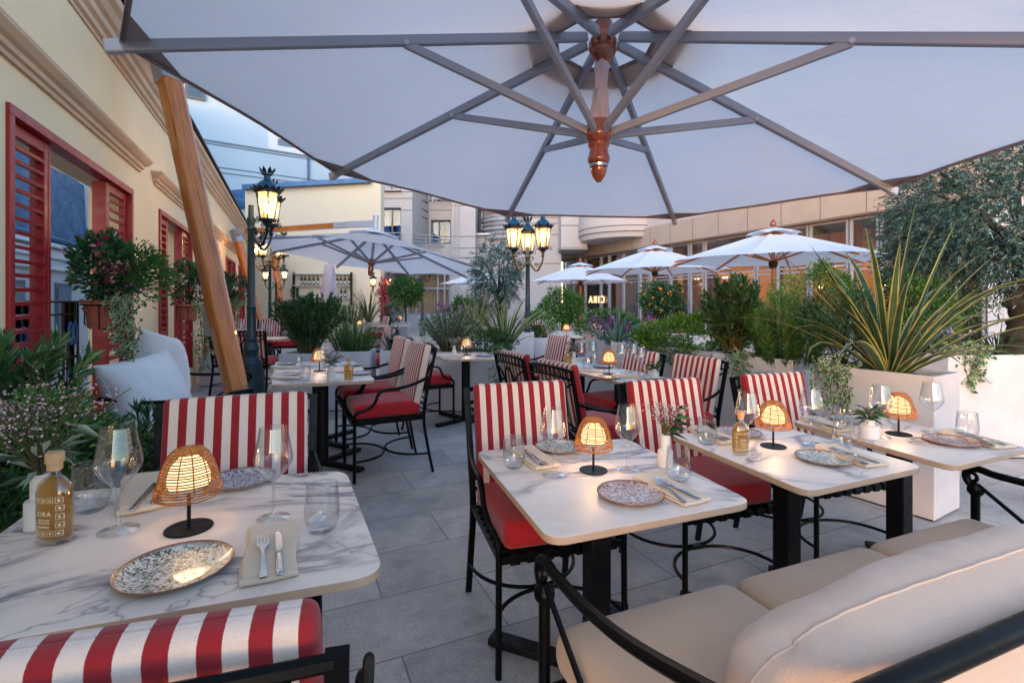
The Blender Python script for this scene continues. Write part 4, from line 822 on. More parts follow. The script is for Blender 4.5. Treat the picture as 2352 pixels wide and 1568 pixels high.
# back chairs
def pch(x, y, phi, label, s=1.0, z=0): p = gp(x, y); return ch(p.x, p.y, phi, label, s)
pch(1268, 870, R(115), 'small distant chair left of the far table beside the blue lamp post')
pch(1262, 852, R(60), 'small distant striped chair behind the far table beside the blue lamp post')
pch(1335, 868, R(-70), 'small distant chair right of the far table beside the blue lamp post')
pch(590, 905, R(185), 'striped chair seen from behind to the right of the tall dark lamp post')
pch(548, 900, R(180), 'striped chair seen from behind, left of the tall dark lamp post and behind the mast')
pch(560, 835, R(20), 'striped chair facing the viewer across the far-left table, behind the lamp post')
pch(610, 832, R(10), 'striped chair facing the viewer at the right of the far-left table')
pch(850, 905, R(-60), 'striped chair squeezed between the white planter and the grassy bush')
pch(660, 842, R(-80), 'red-seated chair behind the bushy oleander, left side')
pch(862, 812, R(-60), 'small distant red chair beside the small round topiary')
pch(1440, 870, R(200), 'distant dark chair behind the planter with the blue-green blades')
# ================================================================ TABLES
def rquad(c, r_=.06, n=6):
    out = []; N_ = len(c)
    for i in range(N_):
        p, a, b = Vector(c[i]), Vector(c[i-1]), Vector(c[(i+1) % N_]); p1 = p+(a-p).normalized()*r_; p2 = p+(b-p).normalized()*r_
        for k in range(n+1): t = k/n; out.append(tuple(p1*(1-t)**2+p*2*t*(1-t)+p2*t*t))
    return out
TABLES = {}
def table(key, corners, label, colr=.04, rnd=False, th=.022, r_=.06, foot=.34):
    c = [Vector((p[0], p[1], 0)) for p in corners]; ctr = sum(c, Vector())/4
    ax = (c[1]-c[0]).normalized(); rz = math.atan2(ax.y, ax.x); t = thing('dining_table', (ctr.x, ctr.y, 0), label, 'table', 'marble-topped pedestal tables', rz=rz)
    inv = Matrix.Rotation(-rz, 3, 'Z'); lc = [inv @ (p-ctr) for p in c]; m = MB(); m.prism(rquad(lc, r_), .75-th, .75); m.mi = [0, 0]+[1]*(len(m.f)-2); m.prism(rquad([p*.985 for p in lc], r_), .75-th-.004, .75-th-.0005)
    m.build('tabletop', ['marble', 'marble_edge'], t, ang=20, bevel=.003)
    m = MB()
    if rnd: m.tube([(0, 0, .03), (0, 0, .715)], colr, 20)
    else: m.box((0, 0, .37), (colr*2, colr*2, .69))
    m.build('column', 'matt_black', t, bevel=.006)
    m = MB(); m.box((0, 0, .7175), (.3, .3, .011)); m.build('top_plate', 'matt_black', t, smooth=False)
    m = MB()
    for a in (R(45), R(135)): m.box((0, 0, .02+(.001 if a > 1 else 0)), (2*foot*1.3, .07, .032), a)
    m.build('foot', 'matt_black', t, smooth=False, bevel=.008); TABLES[key] = (ctr, rz, lc); return t
def P75(*xy): return [gp(x, y, .75) for x, y in xy]
table('T1', [(-1.232, .879), (-.30, 1.20), (-.640, 1.943), (-1.545, 1.715)], 'large marble-topped table in the left foreground', foot=.3, r_=.085)
table('T2', P75((1262, 1240), (1732, 1152), (1439, 1006), (1092, 1036)), 'marble-topped table at the left end of the row along the bench')
table('T3', P75((1855, 1129), (2125, 1071), (1790, 977), (1535, 997)), 'marble-topped table in the middle of the row along the bench, with the small oil bottle')
table('T4', P75((2191, 1071), (2367, 1029), (1984, 950), (1815, 966)), 'marble-topped table at the right end of the row, beside the white planter')
a5 = P75((623, 885), (863, 873), (817, 830), (632, 831)); mid = .47
q1, q2 = a5[0].lerp(a5[3], mid), a5[1].lerp(a5[2], mid); g_ = (a5[3]-a5[0]).normalized()*.006
table('T5', [a5[0], a5[1], q2-g_, q1-g_], 'nearer white marble table of the middle-left pair, with round black column', .05, True)
table('T5b', [q1+g_, q2+g_, a5[2], a5[3]], 'farther white marble table of the middle-left pair, in front of the oleander planter', .05, True)
table('T6', P75((1021, 825), (1150, 824), (1117, 810), (993, 812.6)), 'small white table with a black column standing in front of the long planter', .05, True)
nl = Vector((.86, 4.02, 0)); table('T7', [nl, nl+A_*.50, nl+A_*.50+B_*.66, nl+B_*.66], 'nearer marble table of the middle-right pair, behind the front row of chairs')
nl = nl+B_*.67; table('T7b', [nl, nl+A_*.50, nl+A_*.50+B_*.66, nl+B_*.66], 'farther marble table of the middle-right pair')
p = gp(1292, 772, .75); table('T8', [p+Vector(q) for q in ((-.35, -.3, 0), (.35, -.3, 0), (.35, .3, 0), (-.35, .3, 0))], 'distant white table between red-seated chairs right of the blue lamp post')
p = gp(590, 776, .75); table('T9', [p+Vector(q) for q in ((-.7, -.35, 0), (.5, -.35, 0), (.5, .35, 0), (-.7, .35, 0))], 'distant table with glasses behind the tall dark lamp post')
p = gp(905, 748, .75); table('T10', [p+Vector(q) for q in ((-.4, -.35, 0), (.4, -.35, 0), (.4, .35, 0), (-.4, .35, 0))], 'far pale table behind the dark bladed plant, under the orange-fruited tree')
p = gp(1420, 772, .75); table('T11', [p+Vector(q) for q in ((-.4, -.35, 0), (.4, -.35, 0), (.4, .35, 0), (-.4, .35, 0))], 'far table behind the blue-green bladed plant')
# ================================================================ TABLEWARE
def wine_glass():
    m = MB(); m.lathe([(.0415, 0), (.042, .0015), (.03, .004), (.010, .008), (.0042, .016), (.0036, .05), (.0038, .095), (.007, .104), (.020, .115), (.036, .133), (.0475, .152), (.0492, .160), (.0485, .168), (.044, .196), (.0375, .228), (.0345, .248)], 28, cap=False)
    o = m.build('wine_glass', 'glass', None, ang=80); return tag(o, 'x', 'wine glass')
def tumbler():
    m = MB(); m.lathe([(0, .004), (.030, .004), (.036, .012), (.0425, .035), (.0435, .055), (.041, .085), (.038, .118)], 32, flute=.02, cap=False); m.lathe([(.0, 0), (.028, .0), (.034, .008)], 32, cap=False)
    m.tube([(.038*math.cos(a), .038*math.sin(a), .118) for a in np.linspace(0, 2*PI, 33)[:-1]], .0009, 4, closed=True)
    o = m.build('tumbler', 'glass_ribbed', None, ang=80); return tag(o, 'x', 'water glass')
def mkplate(mat):
    def f():
        m = MB(); m.lathe([(0, .004), (.07, .004), (.09, .007), (.107, .014), (.110, .0165), (.1105, .014), (.09, .004), (.06, 0), (0, 0)], 56)
        o = m.build('dinner_plate', mat, None, ang=60); return tag(o, 'x', 'plate')
    return f
def napkin():
    m = MB()
    def wav(p): p.z += .0015*math.sin(p.x*60+p.y*25)+(.012*max(0, (p.y-.08)/.05) if p.y > .08 else 0)*math.cos(p.x*14); p.x += .003*math.sin(p.y*30); return p
    m.rbox((.056, .125, .0045), .004, 8, c=(0, 0, .005), fn=wav); m.rbox((.053, .122, .004), .004, 8, c=(.002, -.001, .0135), fn=wav)
    m.tube([(-.053, -.126, .009+.0), (0, -.127, .0085), (.055, -.124, .010)], .0075, 8)
    o = m.build('napkin', 'napkin', None, ang=60); return tag(o, 'x', 'napkin')
def sheetpoly(m, out, th=.0022, bend=None):
    n = len(out); zf = bend or (lambda y: 0); vs = [(x, y, zf(y)) for x, y in out]+[(x, y, zf(y)+th) for x, y in out]
    m.add(vs, [tuple(range(n-1, -1, -1)), tuple(range(n, 2*n))]+[(i, (i+1) % n, n+(i+1) % n, n+i) for i in range(n)])
def fork():
    m = MB(); f = lambda y: .0035*math.cos((y-.02)*28)+.002
    for i in range(9):
        y0, y1 = -.10+i*.0135, -.10+(i+1)*.0135; w0, w1 = [.0075, .0072, .0066, .0058, .005, .004, .0034, .003, .0032, .006][i:i+2]
        m.add([(-w0, y0, f(y0)), (w0, y0, f(y0)), (w1, y1, f(y1)), (-w1, y1, f(y1)), (-w0, y0, f(y0)+.003), (w0, y0, f(y0)+.003), (w1, y1, f(y1)+.003), (-w1, y1, f(y1)+.003)], [(3, 2, 1, 0), (4, 5, 6, 7), (0, 1, 5, 4), (1, 2, 6, 5), (2, 3, 7, 6), (3, 0, 4, 7)])
    z = lambda y: f(.0215)+(y-.0215)*.05
    sheetpoly(m, [(-.006, .0215), (.006, .0215), (.0125, .036), (.013, .05), (-.013, .05), (-.0125, .036)], .002, z)
    for x in (-.0108, -.0036, .0036, .0108): sheetpoly(m, [(x-.0019, .0495), (x+.0019, .0495), (x+.0013, .088), (x-.0013, .088)], .002, z)
    o = m.build('fork', 'steel', None, ang=40); return tag(o, 'x', 'fork')
def knife():
    m = MB(); m.rbox((.0068, .055, .003), .003, 4, c=(0, -.055, .003)); sheetpoly(m, [(-.005, -.002), (.005, -.002), (.008, .01), (.0098, .04), (.009, .08), (.004, .104), (-.003, .108), (-.005, .09), (-.006, .02)], .0018, lambda y: .002)
    o = m.build('knife', 'steel', None, ang=50); return tag(o, 'x', 'knife')
def rattan_lamp():
    t = thing('table_lamp', (0, 0, 0), 'x', 'lamp', 'rattan table lamps')
    m = MB(); m.lathe([(0, 0), (.053, 0), (.054, .0015), (.053, .004), (0, .004)], 36); m.tube([(0, 0, .004), (0, 0, .088)], .0045, 10); m.build('base', 'matt_black', t)
    prof = [(.0715, .086), (.074, .095), (.0715, .105), (.067, .122), (.061, .145), (.053, .168), (.044, .186), (.033, .198)]
    def rad(z):
        for (r0, z0), (r1, z1) in zip(prof, prof[1:]):
            if z0 <= z <= z1: return r0+(r1-r0)*(z-z0)/(z1-z0)
        return prof[-1][0]
    m = MB(); n = 32
    for i, z in enumerate(np.linspace(.086, .198, 19)):
        r_ = rad(z); m.tube([(r_*(1+.008*math.sin(3*a+i))*math.cos(a), r_*(1+.008*math.sin(3*a+i))*math.sin(a), z+.0008*math.sin(2*a+i*2)) for a in np.linspace(0, 2*PI, n+1)[:-1]], .0019, 4, closed=True)
    for k in range(12):
        a = 2*PI*k/12; m.tube([((rad(z)-.001)*math.cos(a), (rad(z)-.001)*math.sin(a), z) for z in np.linspace(.084, .198, 9)]+[(.012*math.cos(a), .012*math.sin(a), .201)], .0015, 4)
    m.tube([(.020*math.cos(a), .020*math.sin(a), .201) for a in np.linspace(0, 2*PI, 17)[:-1]], .0014, 4, closed=True); m.tube([(.009*math.cos(a), .009*math.sin(a), .201) for a in np.linspace(0, 2*PI, 13)[:-1]], .0014, 4, closed=True)
    m.build('rattan_shade', 'rattan', t)
    m = MB(); m.lathe([(0, .108), (.044, .108), (.047, .115), (.046, .135), (.038, .160), (.022, .178), (0, .184)], 24); m.build('diffuser', 'lamp_diffuser', t)
    l = bpy.data.objects.new('lamp_light', bpy.data.lights.new('lamp_light', 'POINT')); sc.collection.objects.link(l); l.parent = t; l.location = (0, 0, .138); l.data.energy = 1.1; l.data.color = (1, .62, .32); l.data.shadow_soft_size = .056
    return t
def oil_bottle():
    t = thing('oil_bottle', (0, 0, 0), 'x', 'bottle', 'olive oil bottles'); n = 32
    m = MB(); m.lathe([(.030, 0), (.036, .002), (.038, .008), (.038, .105), (.034, .122), (.022, .134), (.0125, .141), (.0115, .165), (.0125, .167)], n, sy=.62, cap=True); m.build('glass_body', 'bottle_glass', t, ang=80)
    m = MB(); m.lathe([(0, .012), (.0345, .012), (.0355, .014), (.0355, .104), (.031, .119), (.020, .130), (.012, .137), (0, .137)], n, sy=.60); m.build('oil', 'olive_oil', t, ang=80)
    m = MB(); m.lathe([(.0118, .150), (.0135, .152), (.0135, .166), (.0165, .167), (.0165, .186), (.015, .188), (0, .188)], 20); m.build('stopper', 'cork', t)
    m = MB()
    def yat(x): return -.0382*.62*math.sqrt(max(0, 1-(x/.0382)**2))-.0004
    def put(txt, size, z, sp=1.0):
        vs, fs = text_mb(txt, size, .0002, spacing=sp); m.add([(v[0], yat(v[0])-v[2], z+v[1]) for v in vs], fs)
    put('CIRA', .0125, .062, 1.25); put("HUILE D'OLIVE", .0042, .052); put('VIERGE EXTRA', .0042, .0465); put('LUCANGELI', .0046, .038)
    def sq(cx_, cz, s):
        for (x0, x1, z0, z1) in ((-s, s, s-.0007, s), (-s, s, -s, -s+.0007), (-s, -s+.0007, -s, s), (s-.0007, s, -s, s)):
            q = [(cx_+x0, cz+z0), (cx_+x1, cz+z0), (cx_+x1, cz+z1), (cx_+x0, cz+z1)]; m.add([(x, yat(x), z) for x, z in q], [(0, 1, 2, 3)])
        rr = random.Random(int(cx_*9999+cz*7777)); q = [(cx_+s*.6*rr.uniform(.3, 1)*math.cos(a), cz+s*.7*rr.uniform(.3, 1)*math.sin(a)) for a in np.linspace(0, 2*PI, 8)[:-1]]
        m.add([(x, yat(x), z) for x, z in q], [tuple(range(7))])
    for z in (.094, .026):
        for x in (-.0285, -.0145, 0, .0145, .0285): sq(x, z, .0055)
    for z in (.060, .078, .043):
        for x in (-.0295, .0295): sq(x, z, .0055)
    m.build('printed_label', 'etch', t, smooth=False); return t
def sprigs(m_st, m_fl, m_lf, n, h, spread, flo=True, nl=8, seed=0):
    rr = random.Random(seed); pts = []; st = MB()
    for i in range(n):
        a = rr.uniform(0, 2*PI); l = rr.uniform(.3, 1)*spread; hh = h*rr.uniform(.6, 1); st.tube(spline([(0, 0, 0), (l*.35*math.cos(a), l*.35*math.sin(a), hh*.55), (l*math.cos(a), l*math.sin(a), hh)], 4), .0011, 4)
        pts.append(Vector((l*math.cos(a), l*math.sin(a), hh)))
    return st, pts
def leaf_arrays(P, D, L, W, rnd, fold=.15, droop=.1, up=None):
    P = np.asarray(P, float); D = np.asarray(D, float); D = D/np.linalg.norm(D, axis=1)[:, None]; n = len(P)
    rv = RNG.normal(size=(n, 3)) if up is None else np.asarray(up); S = np.cross(D, rv); S /= (np.linalg.norm(S, axis=1)[:, None]+1e-9); U = np.cross(S, D)
    L = np.broadcast_to(L, (n,))[:, None]; W = np.broadcast_to(W, (n,))[:, None]
    V = np.stack([P, P+D*L*.42+S*W*.5+U*W*fold, P+D*L-np.array([0, 0, 1.])*L*droop, P+D*L*.42-S*W*.5+U*W*fold], 1).reshape(-1, 3)
    return V, np.repeat(rnd, 4)
def leaf_mesh(name, V, v, mat, parent, e=None, nper=4):
    n = len(V)//nper; me = bpy.data.meshes.new(name); me.vertices.add(len(V)); me.vertices.foreach_set('co', V.ravel().astype(np.float32))
    if nper == 4: tri = np.array([[0, 1, 2], [0, 2, 3]])
    else: tri = np.array([[0, k, k % (nper-1)+1] for k in range(1, nper)])
    T_ = (np.arange(n)[:, None, None]*nper+tri[None]).reshape(-1, 3); me.loops.add(len(T_)*3); me.loops.foreach_set('vertex_index', T_.ravel().astype(np.int32))
    me.polygons.add(len(T_)); me.polygons.foreach_set('loop_start', (np.arange(len(T_))*3).astype(np.int32))
    at_ = me.attributes.new('v', 'FLOAT', 'POINT'); at_.data.foreach_set('value', v.astype(np.float32))
    if e is not None: ae = me.attributes.new('e', 'FLOAT', 'POINT'); ae.data.foreach_set('value', e.astype(np.float32))
    me.materials.append(M[mat]); me.update(calc_edges=True); me.validate(); o = bpy.data.objects.new(name, me); sc.collection.objects.link(o)
    if parent is not None: o.parent = parent
    return o
def rdir(n, up=0.0):
    d = RNG.normal(size=(n, 3)); d /= np.linalg.norm(d, axis=1)[:, None]; d[:, 2] += up; return d/np.linalg.norm(d, axis=1)[:, None]
def vase_flowers(kind):
    def f():
        t = thing('flower_vase', (0, 0, 0), 'x', 'vase', 'small white vases with cut stems')
        m = MB()
        if kind == 'squat': m.lathe([(.036, 0), (.041, .002), (.041, .056), (.037, .062), (.026, .063), (.024, .068), (.024, .088), (.021, .09), (.021, .07)], 28); top = .085
        else: m.lathe([(.024, 0), (.027, .002), (.0265, .055), (.024, .060), (.017, .062), (.0165, .066), (.0165, .112), (.014, .114), (.014, .09)], 28); top = .105
        m.build('vase', 'ceramic_white', t)
        sd = {'tall': 3, 'squat': 4, 'lav': 5, 'big': 6}[kind]; h, sp, n = {'tall': (.12, .075, 26), 'squat': (.07, .08, 14), 'lav': (.11, .09, 22), 'big': (.19, .18, 46)}[kind]
        st, pts = sprigs(0, 0, 0, n, h, sp, seed=sd); q = st.build('stems', 'stem', t); q.location = (0, 0, top)
        fl = [];
        for p in pts:
            if kind == 'squat' and fl and RNG.random() < .6: continue
            k = {'big': 15, 'tall': 16, 'lav': 12, 'squat': 6}[kind]
            ax = Vector((p.x*1.5, p.y*1.5, .6*h)).normalized()
            for j in range(k): b = p-ax*RNG.uniform(-.015, .045 if kind != 'big' else .07); s = .006 if kind != 'big' else .016; fl.append((b.x+RNG.normal()*s, b.y+RNG.normal()*s, b.z+RNG.normal()*s*.7))
        fl = np.array(fl); V, v = leaf_arrays(fl, rdir(len(fl), .4), RNG.uniform(.005, .010, len(fl)), .005, RNG.random(len(fl))); q = leaf_mesh('blossoms', V, v, 'petal_lilac' if kind != 'squat' else 'petal_purple', t); q.location = (0, 0, top)
        n2 = {'tall': 26, 'squat': 46, 'lav': 50, 'big': 24}[kind]; a = RNG.uniform(0, 2*PI, n2) if kind != 'tall' else RNG.uniform(-.9, .9, n2); zz = RNG.uniform(0, h*.75, n2); d = np.stack([np.cos(a), np.sin(a), RNG.uniform(-.2, 1.1, n2)], 1); P = np.stack([np.cos(a)*zz*.5, np.sin(a)*zz*.5, zz], 1)
        V, v = leaf_arrays(P, d, RNG.uniform(.04, .075, n2)*(1.3 if kind == 'big' else 1), .013, RNG.random(n2), droop=.25, up=np.tile([0, 0, 1.], (n2, 1))+RNG.normal(size=(n2, 3))*.3); q = leaf_mesh('leaves', V, v, 'leaf_dark' if kind in ('tall', 'squat') else 'leaf_grey', t); q.location = (0, 0, top)
        return t
    return f
TZ = .7505
def pp(x, y, z=TZ): return gp(x, y, z)
def lay(kind, mk, x, y, rz, label, group=None, s=1.0, z=TZ):
    p = gp(x, y, z); return place(kind, mk, (p.x, p.y, z), rz, label, group, s)
GL, TB, NP, FK, KN = 'stemmed wine glasses', 'ribbed water glasses', 'folded cream napkins', 'steel forks', 'steel knives'
PLG = 'patterned dinner plates'
def dirang(x0, y0, x1, y1, z=TZ): a, b = gp(x0, y0, z), gp(x1, y1, z); return math.atan2(b.y-a.y, b.x-a.x)-PI/2
# --- T1
k1 = 1.14
lay('lamp', rattan_lamp, 434, 1213, .2, 'rattan table lamp glowing on the near-left table, largest lamp in view', 'rattan table lamps', k1*1.0)
lay('bottle', oil_bottle, 126, 1242, R(-8), 'corked bottle of golden oil with white printed squares on the near-left table', 'olive oil bottles', 1.28)
lay('wine', wine_glass, 272, 1218, 0, 'large wine glass between the oil bottle and the lamp on the near-left table', GL, 1.18)
lay('wine', wine_glass, 628, 1190, 0, 'wine glass right of the glowing lamp, behind the knife and fork on the near-left table', GL, 1.10)
lay('tumb', tumbler, 208, 1172, 0, 'ribbed tumbler just behind the oil bottle on the near-left table', TB, 1.22)
lay('tumb', tumbler, 740, 1217, 0, 'ribbed tumbler at the right edge of the near-left table', TB, 1.10)
lay('pl_green', mkplate('plate_green'), 403, 1312, .3, 'dark green and white squiggle plate nearest the viewer on the near-left table', PLG, 1.12)
lay('pl_blue', mkplate('plate_blue'), 552, 1106, 0, 'blue patterned plate behind the lamp on the near-left table', PLG, 1.05)
lay('nap', napkin, 622, 1272, dirang(622, 1340, 632, 1200), 'cream napkin under a fork and knife at the right of the near-left table', NP, 1.12)
lay('fork', fork, 604, 1275, dirang(606, 1335, 604, 1210), 'fork lying on the napkin right of the green plate in the left foreground', FK, 1.1, TZ+.021)
lay('knife', knife, 640, 1268, dirang(642, 1330, 634, 1210), 'knife lying on the napkin right of the green plate in the left foreground', KN, 1.1, TZ+.021)
lay('nap', napkin, 335, 1137, dirang(320, 1180, 360, 1095)+.12, 'cream napkin behind the wine glass, at the far edge of the near-left table', NP, 1.3)
lay('knife', knife, 331, 1140, dirang(292, 1186, 360, 1104), 'knife set diagonally on the far napkin of the near-left table', KN, 1.15, TZ+.024)
lay('fork', fork, 366, 1138, dirang(368, 1108, 345, 1165), 'fork pointing towards the viewer on the far napkin of the near-left table', FK, 1.1, TZ+.024)
lay('v_big', vase_flowers('big'), 92, 1210, 0, 'white vase with a big spray of dried lilac flowers beside the oil bottle', 'small white vases with cut stems', 1.35)
# --- T2
lay('lamp', rattan_lamp, 1363, 1080, .5, 'rattan table lamp in the middle of the table at the left end of the row', 'rattan table lamps')
lay('wine', wine_glass, 1270, 1090, 0, 'wine glass left of the lamp on the table at the left end of the row', GL)
lay('wine', wine_glass, 1441, 1078, 0, 'wine glass right of the lamp on the table at the left end of the row', GL)
lay('tumb', tumbler, 1180, 1073, 0, 'ribbed tumbler at the left corner of the table at the left end of the row', TB)
lay('tumb', tumbler, 1558, 1103, 0, 'ribbed tumbler in front of the vase of dried pink flowers', TB)
lay('pl_red', mkplate('plate_red'), 1448, 1139, .3, 'dark red speckled plate at the front of the row\'s left table', PLG)
lay('pl_green', mkplate('plate_green'), 1284, 1030, 1.0, 'green speckled plate at the back of the row\'s left table', PLG, .95)
lay('nap', napkin, 1537, 1127, dirang(1590, 1155, 1478, 1100), 'cream napkin right of the dark red plate, at the row\'s left table', NP)
lay('fork', fork, 1535, 1125, dirang(1575, 1160, 1488, 1098), 'fork on the napkin right of the dark red plate, at the row\'s left table', FK, 1, TZ+.02)
lay('knife', knife, 1553, 1120, dirang(1610, 1152, 1498, 1096), 'knife on the napkin right of the dark red plate, at the row\'s left table', KN, 1, TZ+.02)
lay('nap', napkin, 1226, 1055, dirang(1262, 1078, 1200, 1035), 'cream napkin behind the left tumbler at the row\'s left table', NP)
lay('fork', fork, 1238, 1058, dirang(1222, 1040, 1262, 1075), 'fork on the far napkin behind the left tumbler, at the row\'s left table', FK, 1, TZ+.02)
lay('knife', knife, 1226, 1052, dirang(1212, 1038, 1245, 1068), 'knife on the far napkin behind the left tumbler, at the row\'s left table', KN, 1, TZ+.02)
lay('v_tall', vase_flowers('tall'), 1528, 1071, 0, 'two-tier white vase with dried pink flowers on the row\'s left table', 'small white vases with cut stems', 1.1)
# --- T3
lay('lamp', rattan_lamp, 1776, 1025, .9, 'rattan table lamp behind the small oil bottle on the row\'s middle table', 'rattan table lamps')
lay('bottle', oil_bottle, 1701, 1043, R(10), 'small corked bottle of yellow oil on the row\'s middle table', 'olive oil bottles', .98)
lay('wine', wine_glass, 1716, 1031, 0, 'wine glass directly behind the small oil bottle on the row\'s middle table', GL)
lay('wine', wine_glass, 1863, 1018, 0, 'wine glass right of the lamp on the row\'s middle table', GL)
lay('tumb', tumbler, 1624, 1019, 0, 'ribbed tumbler left of the small oil bottle on the row\'s middle table', TB)
lay('tumb', tumbler, 1937, 1029, 0, 'ribbed tumbler beside the green plate on the row\'s middle table', TB)
lay('pl_green', mkplate('plate_green'), 1892, 1057, .3, 'green speckled plate on the near side of the row\'s middle table', PLG, .95)
lay('pl_red', mkplate('plate_red'), 1696, 997, .8, 'dark red speckled plate on the far side of the row\'s middle table', PLG, .95)
lay('nap', napkin, 1950, 1050, dirang(2010, 1072, 1880, 1025), 'cream napkin right of the green plate on the row\'s middle table', NP)
lay('fork', fork, 1945, 1047, dirang(2000, 1068, 1895, 1028), 'fork on the napkin right of the green plate on the row\'s middle table', FK, 1, TZ+.02)
lay('knife', knife, 1962, 1045, dirang(2015, 1065, 1895, 1024), 'knife on the napkin right of the green plate on the row\'s middle table', KN, 1, TZ+.02)
lay('nap', napkin, 1637, 1003, dirang(1680, 1020, 1595, 985), 'cream napkin behind the tumbler at the left end of the row\'s middle table', NP)
lay('fork', fork, 1645, 1002, dirang(1620, 990, 1680, 1012), 'fork on the far napkin of the row\'s middle table', FK, 1, TZ+.02)
lay('knife', knife, 1632, 1000, dirang(1600, 990, 1670, 1016), 'knife on the far napkin of the row\'s middle table', KN, 1, TZ+.02)
# --- T4
lay('lamp', rattan_lamp, 2064, 997, 1.4, 'rattan table lamp on the right-hand table in front of the white planter', 'rattan table lamps')
lay('v_squat', vase_flowers('squat'), 1996, 1006, 0, 'squat stone-white vase with dark leafy stems on the row\'s right table', 'small white vases with cut stems')
lay('wine', wine_glass, 2023, 1003, 0, 'wine glass between the squat vase and the lamp on the row\'s right table', GL)
lay('wine', wine_glass, 2140, 993, 0, 'wine glass right of the lamp on the row\'s right table', GL)
lay('tumb', tumbler, 1936, 988, 0, 'ribbed tumbler left of the squat vase on the row\'s right table', TB, .95)
lay('tumb', tumbler, 2222, 1004, 0, 'ribbed tumbler at the right edge of the photo, on the row\'s right table', TB)
lay('pl_red', mkplate('plate_red'), 2184, 1017, .5, 'dark red speckled plate on the near side of the row\'s right table', PLG, .95)
lay('pl_green', mkplate('plate_green'), 1957, 967, .5, 'green speckled plate on the far side of the row\'s right table', PLG, .95)
lay('nap', napkin, 2240, 1012, dirang(2320, 1034, 2160, 990), 'cream napkin right of the dark red plate on the row\'s right table', NP)
lay('fork', fork, 2235, 1008, dirang(2300, 1030, 2175, 992), 'fork on the near napkin of the row\'s right table', FK, 1, TZ+.02)
lay('knife', knife, 2252, 1007, dirang(2310, 1026, 2175, 990), 'knife on the near napkin of the row\'s right table', KN, 1, TZ+.02)
lay('nap', napkin, 1895, 977, dirang(1945, 993, 1860, 963), 'cream napkin at the far left corner of the row\'s right table', NP)
lay('knife', knife, 1895, 975, dirang(1865, 965, 1930, 985), 'knife on the far-left napkin of the row\'s right table', KN, 1, TZ+.02)
# --- middle-left pair
D_ = 'the middle-left tables'
lay('lamp', rattan_lamp, 734, 852, 0, 'rattan table lamp glowing behind a glass on '+D_, 'rattan table lamps', 1.05)
lay('bottle', oil_bottle, 801, 874, R(0), 'corked oil bottle in the middle of '+D_, 'olive oil bottles', 1.0)
lay('v_lav', vase_flowers('lav'), 760, 875, 0, 'small white vase with lavender stems on '+D_, 'small white vases with cut stems', 1.15)
lay('wine', wine_glass, 741, 860, 0, 'wine glass in front of the lamp on '+D_, GL)
lay('tumb', tumbler, 701, 874, 0, 'tumbler nearest the viewer on '+D_, TB); lay('tumb', tumbler, 685, 846, 0, 'tumbler at the back left of '+D_, TB)
lay('pl_blue', mkplate('plate_blue'), 662, 862, 0, 'blue patterned plate at the left edge of '+D_, PLG, .9); lay('pl_blue', mkplate('plate_blue'), 826, 859, 0, 'blue patterned plate at the right edge of '+D_, PLG, .95)
lay('pl_blue', mkplate('plate_blue'), 812, 839, 0, 'blue patterned plate at the far right of '+D_, PLG, .9); lay('pl_blue', mkplate('plate_blue'), 658, 837, 0, 'blue patterned plate at the far left of '+D_, PLG, .9)
lay('nap', napkin, 660, 870, R(80), 'white napkin at the front left corner of '+D_, NP); lay('nap', napkin, 655, 845, R(80), 'white napkin at the back left of '+D_, NP); lay('nap', napkin, 786, 855, R(80), 'white napkin in the middle right of '+D_, NP)
lay('knife', knife, 662, 870, R(80), 'knife on the front left napkin of '+D_, KN, 1, TZ+.02)
# --- small table by planter
D_ = 'the small table in front of the long planter'
lay('lamp', rattan_lamp, 1072, 815, 0, 'rattan table lamp glowing on '+D_, 'rattan table lamps', 1.05); lay('wine', wine_glass, 1074, 819, 0, 'wine glass beside the lamp on '+D_, GL, .95)
lay('tumb', tumbler, 1060, 817, 0, 'tumbler left of the lamp on '+D_, TB); lay('pl_blue', mkplate('plate_blue'), 1112, 818, 0, 'plate at the right side of '+D_, PLG, .9); lay('nap', napkin, 1035, 819, R(90), 'white napkin at the left side of '+D_, NP)
lay('v_lav', vase_flowers('lav'), 1043, 815, 0, 'little vase with lavender sprigs on '+D_, 'small white vases with cut stems')
# --- middle right
D_ = 'the middle-right tables'
lay('lamp', rattan_lamp, 1399, 858, 0, 'rattan table lamp glowing on '+D_, 'rattan table lamps', 1.05); lay('bottle', oil_bottle, 1304, 838, 0, 'small oil bottle at the back left of '+D_, 'olive oil bottles', .95)
for i, (x, y, w_) in enumerate(((1428, 852, 'just right of the lamp'), (1455, 850, 'in the centre'), (1335, 848, 'left of the lamp'), (1362, 842, 'at the back left'), (1472, 862, 'in front of the striped chair'))): lay('wine', wine_glass, x, y, 0, 'wine glass %s on %s' % (w_, D_), GL)
for i, (x, y, w_) in enumerate(((1477, 869, 'at the front right'), (1349, 850, 'at the left'), (1365, 838, 'at the far left'))): lay('tumb', tumbler, x, y, 0, 'tumbler %s of %s' % (w_, D_), TB)
lay('pl_red', mkplate('plate_red'), 1396, 868, 0, 'dark red plate at the front of '+D_, PLG, .9); lay('pl_red', mkplate('plate_red'), 1386, 843, 0, 'dark red plate behind the lamp on '+D_, PLG, .9)
lay('nap', napkin, 1352, 853, R(70), 'napkin at the left of '+D_, NP); lay('nap', napkin, 1440, 866, R(70), 'napkin at the front of '+D_, NP)
lay('v_squat', vase_flowers('squat'), 1502, 872, 0, 'squat vase with purple stems at the right of '+D_, 'small white vases with cut stems'); lay('v_lav', vase_flowers('lav'), 1318, 838, 0, 'slim vase with lavender at the back of '+D_, 'small white vases with cut stems', 1.2)
